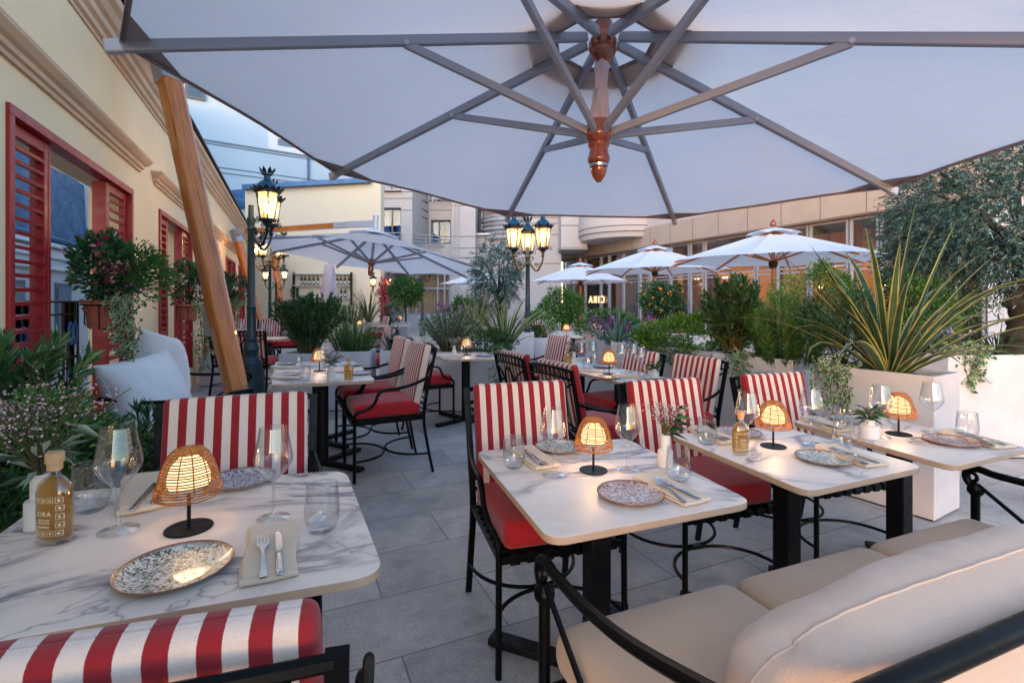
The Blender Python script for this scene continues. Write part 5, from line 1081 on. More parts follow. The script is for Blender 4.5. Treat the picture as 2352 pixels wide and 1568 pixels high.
# --- far tables
lay('lamp', rattan_lamp, 1301, 771, 0, 'tiny glowing lamp on the distant table right of the blue lamp post', 'rattan table lamps', 1.1)
for x, w_ in ((1282, 'left'), (1316, 'right')): lay('wine', wine_glass, x, 772, 0, 'tiny wine glass %s of the lamp on the distant table' % w_, GL)
lay('lamp', rattan_lamp, 918, 744, 0, 'tiny glowing lamp on the far table by the curtained windows', 'rattan table lamps', 1.3); lay('lamp', rattan_lamp, 826, 755, 0, 'tiny glowing lamp among the grassy bushes', 'rattan table lamps', 1.0)
for x, y, w_ in ((554, 772, 'leftmost'), (568, 774, 'second from left'), (603, 774, 'third from left'), (622, 775, 'rightmost')): lay('wine', wine_glass, x, y, 0, '%s wine glass on the distant table behind the tall dark lamp post' % w_, GL)
# ================================================================ BENCH (right foreground) and SOFA (left)
BO = Vector((.147, 1.446, 0)); BA = math.atan2(.374, .927); be = thing('bench_sofa', BO, 'long garden bench with pale pink cushions and black tube frame in the right foreground', 'bench', rz=BA)
# local x along the bench, local -y towards the viewer
X0, X1, DB = -.06, 2.02, .70
def tb(name, pts, r_, n=10, par=be, mt='black_metal'): m = MB(); m.tube(pts, r_, n); return m.build(name, mt, par)
for x in (X0, X1):
    sg_ = -1
    tb('leg', [(x, 0, 0), (x, 0, .60)], .0165); m = MB(); m.lathe([(.012, -.03), (.028, -.012), (.030, 0), (.028, .012), (.012, .03)], 16, (x, 0, .575)); m.build('ball_joint', 'black_metal', be)
    tb('leg', [(x, -DB, 0), (x, -DB-.03, .45), (x, -DB-.09, .82)], .0165)
    arm = spline([(x, -.005, .585), (x, .022, .60), (x, .034, .63), (x, .022, .66), (x, -.015, .668), (x, -.08, .66), (x, -.25, .665), (x, -.45, .70), (x, -DB-.08, .80)], 6); tb('armrest', arm, .0155)
    tb('brace', [(x, -.01, .60), (x, -.30, .40), (x, -.52, .22)], .0085, 8)
    m = MB(); m.tube([(x, .012+.018*math.cos(a), .628+.018*math.sin(a)) for a in np.linspace(0, 2*PI, 13)[:-1]], .008, 6, closed=True); m.build('scroll', 'black_metal', be)
tb('seat_frame', [(X0, 0, .30), (X1, 0, .30), ], .014); tb('seat_frame', [(X0, -DB, .30), (X1, -DB, .30)], .014)
tb('back_rail', [(X0-.02, -DB-.095, .822), (X1+.02, -DB-.095, .822)], .020, 14); tb('back_rail', [(X0, -DB-.05, .60), (X1, -DB-.05, .60)], .012)
for i in range(22): pass
m = MB()
for i in range(30): x = X0+.03+i*.0695; m.box((x, -DB/2, .31), (.045, DB, .008))
m.build('seat_slats', 'black_metal', be, smooth=False)
ws = .66
for i, x0 in enumerate((X0+.02, X0+.02+ws+.005, X0+.02+2*ws+.01)):
    def sq_(p): p.z += -.006*abs(math.sin(p.x*9)); return p
    m = MB(); m.rbox((ws/2, DB/2+.005, .066), .05, 7, .022); m.tube([((ws/2-.006)*x, (DB/2-.001)*y, .016) for x, y in ((-.9, -1), (.9, -1), (.98, -.9), (.98, .9), (.9, 1), (-.9, 1), (-.98, .9), (-.98, -.9))], .003, 5, closed=True)
    o = m.build('seat_cushion', 'cushion_tan', be, ang=70); o.location = (x0+ws/2, -DB/2+.0, .418)
def pillow(par, L, Hh, Tk, loc, rot, mt, seam=True, nz=0, nu=44, nv=24, wr=0.0, wq=1.0, power=2.6, name='back_cushion', pinch=.06, RC=.16):
    m = MB(); vs = []
    for s in (1, -1):
        for i in range(nu+1):
            for j in range(nv+1):
                u, v = math.sin((i/nu-.5)*PI), math.sin((j/nv-.5)*PI); k = (1-abs(u)**power)**.5*(1-abs(v)**power)**.5
                c = (1-pinch*(1-abs(v)**2)*abs(u)**8); d = (1-pinch*(1-abs(u)**2)*abs(v)**8)
                u_, v_ = u, v; rc = 1-RC*(abs(u)*abs(v))**3; c *= rc; d *= rc; wv = wq*(.006*math.sin(u*19+v*3+nz)*abs(v)**2*k**.4+.005*math.sin(v*5+u*9+nz*2)+.006*math.sin(u*5+v*3+nz))+wr*math.sin(u*36+3*math.sin(u*7)+nz)*abs(v)**2.5*(.6+.4*math.sin(u*11+nz))+wr*.7*math.sin(v*13+u*4)*abs(u)**6
                vs.append((u*L/2*c, v*Hh/2*d, s*(Tk/2*k)+wv*k**.3))
    w_ = nv+1; o_ = (nu+1)*w_; fs = []
    for i in range(nu):
        for j in range(nv): fs += [(i*w_+j, (i+1)*w_+j, (i+1)*w_+j+1, i*w_+j+1), (o_+i*w_+j, o_+i*w_+j+1, o_+(i+1)*w_+j+1, o_+(i+1)*w_+j)]
    m.add(vs, fs)
    if seam:
        ring = [(u*L/2*(1-pinch*(1-abs(v)**2)*abs(u)**8)*(1-RC*(abs(u)*abs(v))**3), v*Hh/2*(1-pinch*(1-abs(u)**2)*abs(v)**8)*(1-RC*(abs(u)*abs(v))**3), .001*math.sin(u*40+v*30)) for u, v in [(x, -1) for x in np.linspace(-1, 1, 40)]+[(1, y) for y in np.linspace(-1, 1, 20)]+[(x, 1) for x in np.linspace(1, -1, 40)]+[(-1, y) for y in np.linspace(1, -1, 20)]]
        m.tube(ring, .0028, 6, closed=True)
    o = m.build(name, mt, par, ang=80); o.location = loc; o.rotation_euler = rot; return o
pillow(be, 1.44, .48, .36, (.655, -DB+.06, .622), (R(97), 0, 0), 'cushion_pink', nz=1.3, power=2.2, nu=120, nv=44, wr=.009, RC=.22)
pillow(be, .66, .47, .30, (1.72, -DB+.05, .622), (R(97), 0, 0), 'cushion_pink', nz=2.3, power=2.2, nu=70, nv=40, wr=.005)
fp = thing('fluffy_cushion', (0, 0, 0), 'beige fluffy cushion lying at the far end of the bench', 'cushion'); pillow(fp, .42, .42, .20, BO+Matrix.Rotation(BA, 3, 'Z') @ Vector((1.78, -.42, .60)), (R(60), R(10), R(40)), 'fluffy', seam=False, name='cover')
# sofa
so = thing('garden_sofa', (-2.90, 3.42, 0), 'black garden sofa with two big white pillows along the left wall', 'sofa', rz=math.atan2(1.3, -.42))
# local x = along the back (away from viewer), local -y = towards the terrace
Ls, Ds = 1.42, .74
for x in (0, Ls):
    tb('leg', [(x, -Ds, 0), (x, -Ds, .62)], .015, par=so); tb('leg', [(x, 0, 0), (x, .03, .45), (x, .06, .86)], .015, par=so)
    tb('armrest', spline([(x, -Ds, .60), (x, -Ds-.04, .64), (x, -Ds-.02, .68), (x, -Ds+.06, .685), (x, -.3, .69), (x, .04, .76)], 6), .014, par=so); tb('brace', [(x, -Ds, .62), (x, -.45, .45), (x, -.2, .28)], .008, par=so)
    m = MB(); m.lathe([(.01, -.03), (.026, 0), (.01, .03)], 12, (x, -Ds, .56)); m.tube([(x, -Ds+.03+.03*math.cos(a), .645+.03*math.sin(a)) for a in np.linspace(0, 2*PI, 13)[:-1]], .007, 6, closed=True); m.build('scroll', 'black_metal', so)
tb('back_rail', [(0, .065, .88), (Ls, .065, .88)], .016, par=so); tb('back_rail', [(0, .03, .55), (Ls, .03, .55)], .01, par=so); tb('seat_frame', [(0, -Ds, .32), (Ls, -Ds, .32)], .012, par=so)
m = MB(); m.rbox((Ls/2-.02, Ds/2, .065), .05, 7, .02); o = m.build('seat_cushion', 'pillow_white', so, ang=70); o.location = (Ls/2, -Ds/2, .40)
pillow(so, .60, .60, .34, (.24, -.30, .71), (R(68), R(-6), R(-26)), 'pillow_white', nz=.4, power=2.4, name='pillow', pinch=.09, RC=0, nu=80, nv=60, wr=.002, wq=.35); pillow(so, .62, .70, .32, (.94, -.18, .775), (R(80), R(12), R(-8)), 'pillow_white', nz=1.9, power=2.4, name='pillow', pinch=.09, RC=0, nu=80, nv=60, wr=.002, wq=.35)
# ================================================================ PLANTERS and PLANTS
def planter(name, c, L, D, h, rz, label, mt='stucco_planter', group='white planter boxes'):
    t = thing(name, (c[0], c[1], 0), label, 'planter', group, rz=rz); w_ = .035; m = MB()
    m.box((0, -D/2+w_/2, h/2+.006), (L, w_, h-.012)); m.box((0, D/2-w_/2, h/2+.006), (L, w_, h-.012)); m.box((-L/2+w_/2, 0, h/2+.006), (w_, D-2*w_, h-.012)); m.box((L/2-w_/2, 0, h/2+.006), (w_, D-2*w_, h-.012)); m.box((0, 0, .02), (L-2*w_, D-2*w_, .02))
    m.build('box', mt, t, smooth=False, bevel=.004); m = MB(); m.box((0, 0, .006), (L-.03, D-.03, .012)); m.build('plinth', 'matt_black', t, smooth=False)
    m = MB(); m.rbox(((L-2*w_)/2-.002, (D-2*w_)/2-.002, .02), .012, 8, .03, c=(0, 0, h-.07), fn=lambda p: p+Vector((0, 0, .012*math.sin(p.x*31)*math.cos(p.y*41)))); m.build('soil', 'soil', t); return t
PG = 'planted shrubs'
def bush(loc, rx, ry, h, leaf, label, nl=3000, ll=.05, lw=.02, z0=0, clumps=60, kind='bush', cr=.28, stems=8, up=.3, droop=.1, name='shrub', cat='shrub', bottom=.05, off=(0, 0, 0)):
    t = thing(name, loc, label, cat); n = nl
    u = rdir(clumps, .15); rad = RNG.uniform(.55, 1, clumps)**.6; C_ = u*rad[:, None]*np.array([rx, ry, h/2]); C_[:, 2] += z0+h/2
    C_ = C_[C_[:, 2] > z0+bottom*h]+np.array(off); ci = RNG.integers(0, len(C_), n); d = rdir(n, .1); s = RNG.random(n)**.5*cr
    P = C_[ci]+d*s[:, None]*np.array([rx, ry, h/2]); D = d*.7+(C_[ci]-np.array([0, 0, z0+h*.35]))/np.array([rx, ry, h/2])*.6+np.array([0, 0, up])
    tone = np.clip(RNG.normal(.45, .2, n)+.25*(RNG.random(len(C_))[ci]-.5)+.15*(s/cr), 0, 1)
    V, v = leaf_arrays(P, D, RNG.uniform(.6, 1.15, n)*ll, lw*RNG.uniform(.7, 1.2, n), tone, droop=droop); leaf_mesh('foliage', V, v, leaf, t)
    st = MB()
    for i in range(stems):
        c = C_[RNG.integers(0, len(C_))]; st.tube(spline([(RNG.normal()*.03, RNG.normal()*.03, z0-.03), (c[0]*.4, c[1]*.4, z0+(c[2]-z0)*.5), tuple(c)], 4), [.012*(1-k/10) for k in range(9)], 5)
    st.build('stems', 'bark', t); return t
def oleander(loc, r_, h, label, nst=34, leaf='leaf_oleander', ll=.11, lw=.017, z0=0, tips=False, per=46, name='oleander'):
    t = thing(name, loc, label, 'shrub'); st = MB(); PP, DD, VV, LL = [], [], [], []; tp = []
    for i in range(nst):
        a = RNG.uniform(0, 2*PI); q = RNG.random()**.5; e = np.array([math.cos(a)*q*r_, math.sin(a)*q*r_, z0+h*(1-.35*q*q)*RNG.uniform(.78, 1.02)]); b = np.array([e[0]*.2, e[1]*.2, z0-.03]); m_ = b*.45+e*.55; m_[0:2] *= .8
        pts = spline([tuple(b), tuple(m_), tuple(e)], 6); st.tube(pts, [.008-.0045*k/len(pts) for k in range(len(pts))], 5); P_ = np.array([tuple(p) for p in pts]); n = per; tt = RNG.uniform(.22, 1, n)**.75*(len(P_)-1); i0 = np.clip(tt.astype(int), 0, len(P_)-2); f_ = (tt-i0)[:, None]
        P = P_[i0]*(1-f_)+P_[i0+1]*f_; ax = P_[i0+1]-P_[i0]; ax /= np.linalg.norm(ax, axis=1)[:, None]; d = rdir(n); d -= ax*(d*ax).sum(1)[:, None]; d /= np.linalg.norm(d, axis=1)[:, None]; k = (tt/(len(P_)-1))[:, None]
        PP.append(P); DD.append(d*(1.15-.65*k)+ax*(.35+.75*k)); VV.append(np.clip(RNG.normal(.42, .2, n)+.25*(k[:, 0]-.6), 0, 1)); LL.append(RNG.uniform(.65, 1.1, n)*ll*(1.05-.3*k[:, 0])); tp.append(e)
    P, D, v, L = np.concatenate(PP), np.concatenate(DD), np.concatenate(VV), np.concatenate(LL); V, v = leaf_arrays(P, D, L, lw, v, droop=.12); n1 = len(V)//2; st.build('stems', 'stem', t)
    if tips:
        tp = np.repeat(np.array(tp), 9, 0)+RNG.normal(size=(len(tp)*9, 3))*.022; V2, v2 = leaf_arrays(tp, rdir(len(tp), .8), .022, .007, RNG.random(len(tp))); V = np.concatenate([V, V2]); v = np.concatenate([v, v2])
    o = leaf_mesh('foliage', V, v, leaf, t)
    if tips: o.data.materials.append(M['leaf_palegreen']); mi = np.zeros(len(o.data.polygons), np.int32); mi[n1:] = 1; o.data.polygons.foreach_set('material_index', mi)
    return t
def blades(loc, label, n, L, W, spread, mats=('blade_green', 'blade_cream'), droop=.55, z0=0, name='striped_flax', bend=1.0, edge=.16, seg=9, upr=.35):
    t = thing(name, loc, label, 'plant'); m = MB()
    for i in range(n):
        a = RNG.uniform(0, 2*PI); q = RNG.random()**.8; th = upr*.3+spread*q; l = L*RNG.uniform(.6, 1.05)*(1-.12*q); w_ = W*RNG.uniform(.7, 1.15); dr = droop*RNG.uniform(.1, 1.1)*(.3+q)
        e = Vector((math.cos(a), math.sin(a), 0)); s_ = Vector((-math.sin(a), math.cos(a), 0)); p = Vector((e.x*.04*q+RNG.normal()*.012, e.y*.04*q+RNG.normal()*.012, z0-.03)); kink = RNG.random() < .14; tw = RNG.uniform(-.5, .5); rows = []
        for k in range(seg+1):
            f_ = k/seg; ang = th+dr*f_*f_*2.0*bend+(1.3*max(0, f_-.7)/.3 if kink else 0); d = e*math.sin(ang)+Vector((0, 0, math.cos(ang))); nrm = e*math.cos(ang)-Vector((0, 0, math.sin(ang))); ww = w_*(.55+.45*math.sin(min(1, f_*2.2)*PI/2))*(1-f_**3.2)+.0008
            s2 = s_*math.cos(tw*f_)+nrm*math.sin(tw*f_); n2 = nrm*math.cos(tw*f_)-s_*math.sin(tw*f_)
            rows.append([p-s2*ww*.5+n2*-ww*.14, p-s2*ww*(.5-edge)+n2*-ww*.05, p, p+s2*ww*(.5-edge)+n2*-ww*.05, p+s2*ww*.5+n2*-ww*.14]); p = p+d*(l/seg)
        vs = [x for r_ in rows for x in r_]; o = len(m.v); m.v += [tuple(x) for x in vs]
        for k in range(seg):
            for j in range(4): m.f.append((o+k*5+j, o+k*5+j+1, o+(k+1)*5+j+1, o+(k+1)*5+j)); m.mi.append(1 if j in (0, 3) else 0)
    m.build('blades', list(mats), t, ang=80); return t
def grassy(loc, r_, h, label, n=1800, leaf='leaf_grass', L=.09, W=.007, z0=0, name='rosemary_bush', ry=None, stems=None):
    t = thing(name, loc, label, 'shrub'); ns = stems or 90; PP, DD, VV = [], [], []; ry = ry or r_; st = MB()
    for i in range(ns):
        a = RNG.uniform(0, 2*PI); q = RNG.random()**.5; b = np.array([math.cos(a)*q*r_*.55, math.sin(a)*q*ry*.55, z0-.02]); e = np.array([math.cos(a)*q*r_, math.sin(a)*q*ry, z0+h*(1-.45*q*q)*RNG.uniform(.75, 1.05)]); k = n//ns; f_ = RNG.uniform(.05, 1, k)[:, None]
        P = b*(1-f_)+e*f_; ax = (e-b)/np.linalg.norm(e-b); PP.append(P); DD.append(rdir(k)*.55+ax*.9); VV.append(np.clip(RNG.normal(.4, .2, k)+.3*(f_[:, 0]-.5), 0, 1)); st.tube([tuple(b), tuple(e)], .002, 3)
    P, D, v = np.concatenate(PP), np.concatenate(DD), np.concatenate(VV); V, v = leaf_arrays(P, D, RNG.uniform(.6, 1.1, len(P))*L, W, v); leaf_mesh('foliage', V, v, leaf, t); st.build('stems', 'stem', t); return t
def ivy_plant(loc, label, runs, n=260, s=.032, cat='ivy', name='trailing_ivy'):
    """runs: list of polylines (relative) along which the leaves hang"""
    t = thing(name, loc, label, cat); PP, DD = [], []; st = MB()
    for r_ in runs:
        pts = spline(r_, 5); st.tube(pts, .0025, 4); P_ = np.array([tuple(p) for p in pts]); k = max(8, int(n/len(runs))); tt = RNG.uniform(0, len(P_)-1.01, k); i0 = tt.astype(int); f_ = (tt-i0)[:, None]
        P = P_[i0]*(1-f_)+P_[i0+1]*f_+RNG.normal(size=(k, 3))*np.array([.035, .035, .03])*(1.3-(tt/len(P_)))[:, None]; PP.append(P); DD.append(rdir(k)*.5+np.array([0, -.5, -.45]))
    P, D = np.concatenate(PP), np.concatenate(DD); N_ = len(P); D /= np.linalg.norm(D, axis=1)[:, None]; nr = RNG.normal(size=(N_, 3))*.6+np.array([0, -1., .25]); S = np.cross(D, nr); S /= np.linalg.norm(S, axis=1)[:, None]; U = np.cross(S, D); sz = s*RNG.uniform(.55, 1.15, N_)
    prof = [(-.02, 0), (.35, .60), (.15, .95), (.62, .62), (.72, .58), (1.25, 0)]; prof = prof+[(a, -b) for a, b in prof[1:-1]][::-1]; V = [P+D*(sz*.45)[:, None]+U*(sz*.12)[:, None]]
    for a, b in prof: V.append(P+D*(sz*a)[:, None]+S*(sz*b*.62)[:, None])
    k = len(V); V = np.stack(V, 1).reshape(-1, 3); e = np.tile([0]+[1]*(k-1), N_).astype(float); v = np.repeat(RNG.random(N_), k); leaf_mesh('leaves', V, v, 'leaf_ivy', t, e=e, nper=k); st.build('vines', 'stem', t); return t
def flowers(par, C_, n, size, mt, spread):
    i = RNG.integers(0, len(C_), n); P = C_[i]+RNG.normal(size=(n, 3))*spread; V, v = leaf_arrays(P, rdir(n, .3), size, size*.8, RNG.random(n)); return leaf_mesh('flowers', V, v, mt, par)
def tree(loc, label, trunk, cc, cr, leaf, nl, ll, lw, clumps=70, name='tree', ksz=.3, fruit=0, branches=14, tr=.05, droop=.15, hang=0.0):
    t = thing(name, loc, label, 'tree'); m = MB(); pts = spline(trunk, 6); m.tube(pts, [tr*(1.25-.55*k/len(pts))*(1+.16*math.sin(k*2.3)) for k in range(len(pts))], 10); m.build('trunk', 'bark', t)
    cc, cr = np.array(cc, float), np.array(cr, float); u = rdir(clumps); rad = RNG.uniform(.35, 1, clumps)**.5; C_ = cc+u*rad[:, None]*cr; b = MB(); T0 = np.array(tuple(pts[-1]))
    for c in C_[RNG.permutation(len(C_))[:branches]]: mid = T0*.5+c*.5+RNG.normal(size=3)*.05*cr.mean(); b.tube(spline([tuple(T0), tuple(mid), tuple(c)], 4), [tr*.5*(1-k/10.5) for k in range(9)], 5)
    b.build('branches', 'bark', t); ci = RNG.integers(0, len(C_), nl); d = rdir(nl); s = RNG.random(nl)**.5; P = C_[ci]+d*s[:, None]*cr*ksz; D = d+(C_[ci]-cc)/cr*.4+np.array([0, 0, -hang]); tone = np.clip(RNG.normal(.45, .2, nl)+.3*(RNG.random(len(C_))[ci]-.5), 0, 1)
    V, v = leaf_arrays(P, D, RNG.uniform(.6, 1.15, nl)*ll, lw, tone, droop=droop); leaf_mesh('crown', V, v, leaf, t)
    for k in range(fruit):
        c = C_[RNG.integers(0, len(C_))]+rdir(1)[0]*cr*ksz*.9; f_ = MB(); f_.lathe([(0, -.022), (.016, -.014), (.02, 0), (.016, .014), (0, .022)], 10, tuple(c)); f_.build('fruit', 'fruit', t)
    return t
def twig_tree(loc, label, trunk, cc, cr, leaf, ntw, tl, ll, lw, name, tr, branches=20, hang=.5, per=16):
    t = thing(name, loc, label, 'tree'); m = MB(); pts = spline(trunk, 6); m.tube(pts, [tr*(1.25-.5*k/len(pts))*(1+.2*math.sin(k*2.3)+.1*math.sin(k*5.1)) for k in range(len(pts))], 12); m.build('trunk', 'bark', t)
    cc, cr = np.array(cc, float), np.array(cr, float); u = rdir(ntw); rad = RNG.uniform(.15, 1, ntw)**.45; C_ = cc+u*rad[:, None]*cr; C_ += np.sin(C_*7+1.3)*.05; b = MB(); T0 = np.array(tuple(pts[-1]))
    for c in C_[RNG.permutation(ntw)[:branches]]: mid = T0*.5+c*.5+RNG.normal(size=3)*.06; b.tube(spline([tuple(T0), tuple(mid), tuple(c)], 4), [tr*.4*(1-k/10.5) for k in range(9)], 5)
    d = u*.75+rdir(ntw)*.55; d[:, 2] -= RNG.uniform(0, hang, ntw); d /= np.linalg.norm(d, axis=1)[:, None]; L = tl*RNG.uniform(.5, 1.2, ntw); tone = RNG.normal(.45, .14, ntw); PP, DD, VV = [], [], []
    for j in range(per):
        f_ = (j+.5)/per; P = C_+d*(L*f_)[:, None]+np.array([0, 0, -1.])*(L*f_*f_*.35*hang)[:, None]; ax = d+np.array([0, 0, -1.])*(f_*.7*hang); ax /= np.linalg.norm(ax, axis=1)[:, None]; s = rdir(ntw); s -= ax*(s*ax).sum(1)[:, None]; s /= np.linalg.norm(s, axis=1)[:, None]
        PP.append(P); DD.append(ax*.75+s*.75); VV.append(np.clip(tone+RNG.normal(0, .16, ntw), 0, 1))
    P, D, v = np.concatenate(PP), np.concatenate(DD), np.concatenate(VV); V, v = leaf_arrays(P, D, ll*RNG.uniform(.65, 1.1, len(P)), lw, v, droop=.05); leaf_mesh('crown', V, v, leaf, t)
    for i in RNG.permutation(ntw)[:ntw//3]: b.tube([tuple(C_[i]), tuple(C_[i]+d[i]*L[i]-np.array([0, 0, L[i]*.3*hang]))], .0025, 3)
    b.build('branches', 'bark', t); return t
def onp(x, y, Y): p = at(x, y, Y); return p
ZB = R(24.5)+R(90)+R(5)
# --- right divider
def pbox(name, xl, yl, xr, yr, h, D, label):
    a, b = gp(xl, yl, h), gp(xr, yr, h); d = (b-a).normalized(); nrm = Vector((-d.y, d.x, 0)); c = (a+b)/2+nrm*D/2
    planter(name, c, (b-a).length, D, h, math.atan2(d.y, d.x), label); return c, d, nrm, (b-a).length
ci, di, ni, Li = pbox('planter_box', 1860, 835, 2146, 865, .92, .40, 'white planter box with the big striped blades, behind the right-hand tables')
chh, dh, nh, Lh = pbox('planter_box', 1636, 811, 1820, 827, .92, .40, 'white planter box with dark lance-leaved shrub and green grassy shrub')
cg, dg, ng, Lg = pbox('planter_box', 1473, 789, 1632, 808.5, .92, .42, 'white planter box with the round bright-green bush')
cf, df, nf, Lf = pbox('planter_box', 1403, 786, 1438, 786.5, .92, .45, 'narrow white planter box holding blue-green blades')
ce, de, ne, Le = pbox('planter_box', 1344, 776, 1402, 785, .90, .40, 'white planter box with purple flowers')
q = gp(2178, 817, .92); d = Vector((1, .12, 0)).normalized(); cj = q+d*1.1+Vector((-d.y, d.x, 0))*.35; planter('planter_box', cj, 2.2, .7, .92, math.atan2(d.y, d.x), 'large white planter with the gnarled olive tree at the right edge')
cd = (gp(975, 808, .75)+gp(1156, 811, .75))/2+Vector((0, .28, 0)); planter('planter_box', cd, 1.02, .5, .75, 0, 'long white planter with grey-green bush and striped flax, behind the small table')
cb1 = gp(678, 813, .75)+Vector((0, .25, 0)); planter('planter_box', cb1, .42, .46, .75, 0, 'white planter with the bushy dark oleander, behind the middle-left tables')
cb2 = gp(797, 808, .75)+Vector((.0, .25, 0)); planter('planter_box', cb2, .52, .46, .75, R(6), 'white planter with fine-leaved grassy bush, right of the dark oleander')
cc_ = gp(881, 806, .75)+Vector((.05, .25, 0)); planter('planter_box', cc_, .30, .42, .75, R(12), 'narrow white planter with dark pointed blades, left of the long planter')
pa = gp(484, 888); pa.y += .22; planter('planter_box', pa, .42, .4, .48, R(5), 'small white planter at the foot of the cream wall, left of the wooden mast')
ce2 = gp(1200, 764, .9)+Vector((0, .2, 0)); planter('planter_box', ce2, .36, .36, .9, 0, 'white planter by the foot of the blue lamp post')
cbk = gp(834, 741, .8)+Vector((0, .2, 0)); planter('planter_box', cbk, 1.0, .4, .8, 0, 'far white planter with striped blades in front of the yellow wall')
cbk2 = gp(905, 741, .8)+Vector((0, .25, 0)); planter('planter_box', cbk2, .7, .4, .8, 0, 'far white planter with the small round topiary')
cbk3 = gp(1105, 752, .8)+Vector((0, .25, 0)); planter('planter_box', cbk3, 1.4, .4, .8, 0, 'far white planter under the central olive tree')
planter('planter_box', (-2.52, 2.35), 2.1, .5, .56, WZ, 'tan planter trough along the cream wall in the left foreground', 'planter_tan', None)
Z92 = .86
# flax in planter I
fp_ = ci+di*.06; blades((fp_.x, fp_.y, 0), 'large striped green and yellow flax fanning out over the white planter at right', 54, 1.26, .058, .90, z0=Z92, droop=.62)
iv = ci-di*.22-ni*.2; ivy_plant((iv.x, iv.y, 0), 'variegated ivy hanging over the front of the planter with the big striped flax', [[(RNG.uniform(-.12, .12), .05, .92), (RNG.uniform(-.1, .1), -.06, .93), (RNG.uniform(-.14, .14), -.09, .80), (RNG.uniform(-.12, .12), -.09, RNG.uniform(.5, .72))] for _ in range(8)]+[[(-.05, 0, .93), (-.16, -.08, .86), (-.3, -.09, .72), (-.36, -.08, .6)]], 420)
b_ = ci-di*.28+ni*.02; bush((b_.x, b_.y, 0), .30, .2, .62, 'leaf_dark', 'dark fine-leaved bush left of the big striped flax', 3000, .045, .012, z0=Z92)
# planter H
b_ = chh-dh*.26; oleander((b_.x, b_.y, 0), .30, .80, 'dark lance-leaved oleander in the white planter left of the big flax', 52, 'leaf_dark', .12, .020, z0=Z92, per=54)
b_ = chh+dh*.22; grassy((b_.x, b_.y, 0), .38, .60, 'fine green grassy bush spilling over the white planter, right of the dark oleander', 8000, 'leaf_grass', .085, .006, z0=Z92)
b_ = chh-dh*.10-nh*.2; ivy_plant((b_.x, b_.y, 0), 'variegated ivy hanging from the planter with the dark oleander and grassy bush', [[(RNG.uniform(-.1, .1), .05, .92), (RNG.uniform(-.1, .1), -.05, .92), (RNG.uniform(-.1, .1), -.07, .82), (RNG.uniform(-.1, .1), -.07, RNG.uniform(.6, .75))] for _ in range(6)], 240)
# planter G
b_ = cg+dg*.05; bush((b_.x, b_.y, 0), .56, .42, .46, 'leaf_bright', 'rounded bright-green bush on the white planter behind the striped chairs', 8000, .045, .02, z0=Z92-.08, clumps=110, name='round_bush', cr=.22)
b_ = cg-dg*.42-ng*.1; ivy_plant((b_.x, b_.y, 0), 'pale variegated ivy left of the rounded bright-green bush', [[(RNG.uniform(-.15, .15), .05, .98), (RNG.uniform(-.15, .15), -.05, .95), (RNG.uniform(-.15, .15), -.1, .75)] for _ in range(7)], 260, .04)
# planter F + E
blades((cf.x, cf.y, 0), 'blue-green bladed flax over the narrow white planter in the centre right', 34, .62, .036, .8, ('blade_teal', 'blade_teal_edge'), .5, z0=Z92, name='blue_flax')
ivy_plant((ce.x, ce.y-.15, 0), 'variegated ivy below the purple flowers, spilling down the white planter', [[(RNG.uniform(-.15, .3), .05, .95), (RNG.uniform(-.1, .3), -.1, .95), (RNG.uniform(-.1, .3), -.14, .75), (RNG.uniform(0, .3), -.14, .5)] for _ in range(9)], 420, .045)
b = bush((ce.x+.0, ce.y+.25, 0), .40, .3, .42, 'leaf_mid', 'bush with purple flowers left of the blue-green flax', 2600, .05, .02, z0=.85, name='flowering_bush'); flowers(b, np.array([[RNG.normal()*.25, -.2+RNG.normal()*.1, 1.10+RNG.normal()*.10] for _ in range(12)]), 420, .035, 'petal_purple', .04)
# big planter J: olive, pansies, grass
oj = cj+Vector((-.02, 0, 0)); zt_ = .85
tq = at(2342, 780, 4.75); twig_tree((tq.x, tq.y, 0), 'gnarled old olive tree with silvery leaves at the right edge', [(0, 0, .8), (-.03, 0, 1.05), (.07, 0, 1.25), (-.05, .0, 1.42), (.08, 0, 1.62), (.05, 0, 1.85)], (.0, .1, 2.22), (1.05, .9, .72), 'leaf_olive', 1900, .30, .062, .0125, 'olive_tree', .095, 26, .6, 18)
cg_ = cj+Vector((-.72, -.12, 0)); bush((cg_.x-.1, cg_.y+.25, 0), .28, .22, .8, 'leaf_mid', 'leafy green shrub between the big striped flax and the olive trunk', 2400, .06, .022, z0=zt_)
ivy_plant((cj.x-.95, cj.y-.42, 0), 'variegated ivy spilling over the left corner of the large olive planter', [[(RNG.uniform(-.12, .3), .1, .93), (RNG.uniform(-.12, .3), .0, .98), (RNG.uniform(-.1, .2), -.04, .86), (RNG.uniform(-.1, .3), -.04, RNG.uniform(.6, .75))] for _ in range(8)], 320, .036)
blades((cj.x-.38, cj.y-.22, 0), 'spiky narrow grass leaning over the front of the large olive planter', 60, .42, .014, 1.1, ('blade_green', 'blade_green'), .7, z0=.9, name='spiky_grass')
b = bush((cj.x-.72, cj.y-.1, 0), .22, .16, .2, 'leaf_mid', 'small violet pansies at the foot of the olive tree', 500, .035, .02, z0=.88, name='pansies', cat='flowers', stems=3); flowers(b, np.array([[RNG.normal()*.15, -.1+RNG.normal()*.06, 1.06+RNG.normal()*.03] for _ in range(12)]), 130, .03, 'petal_violet', .02)
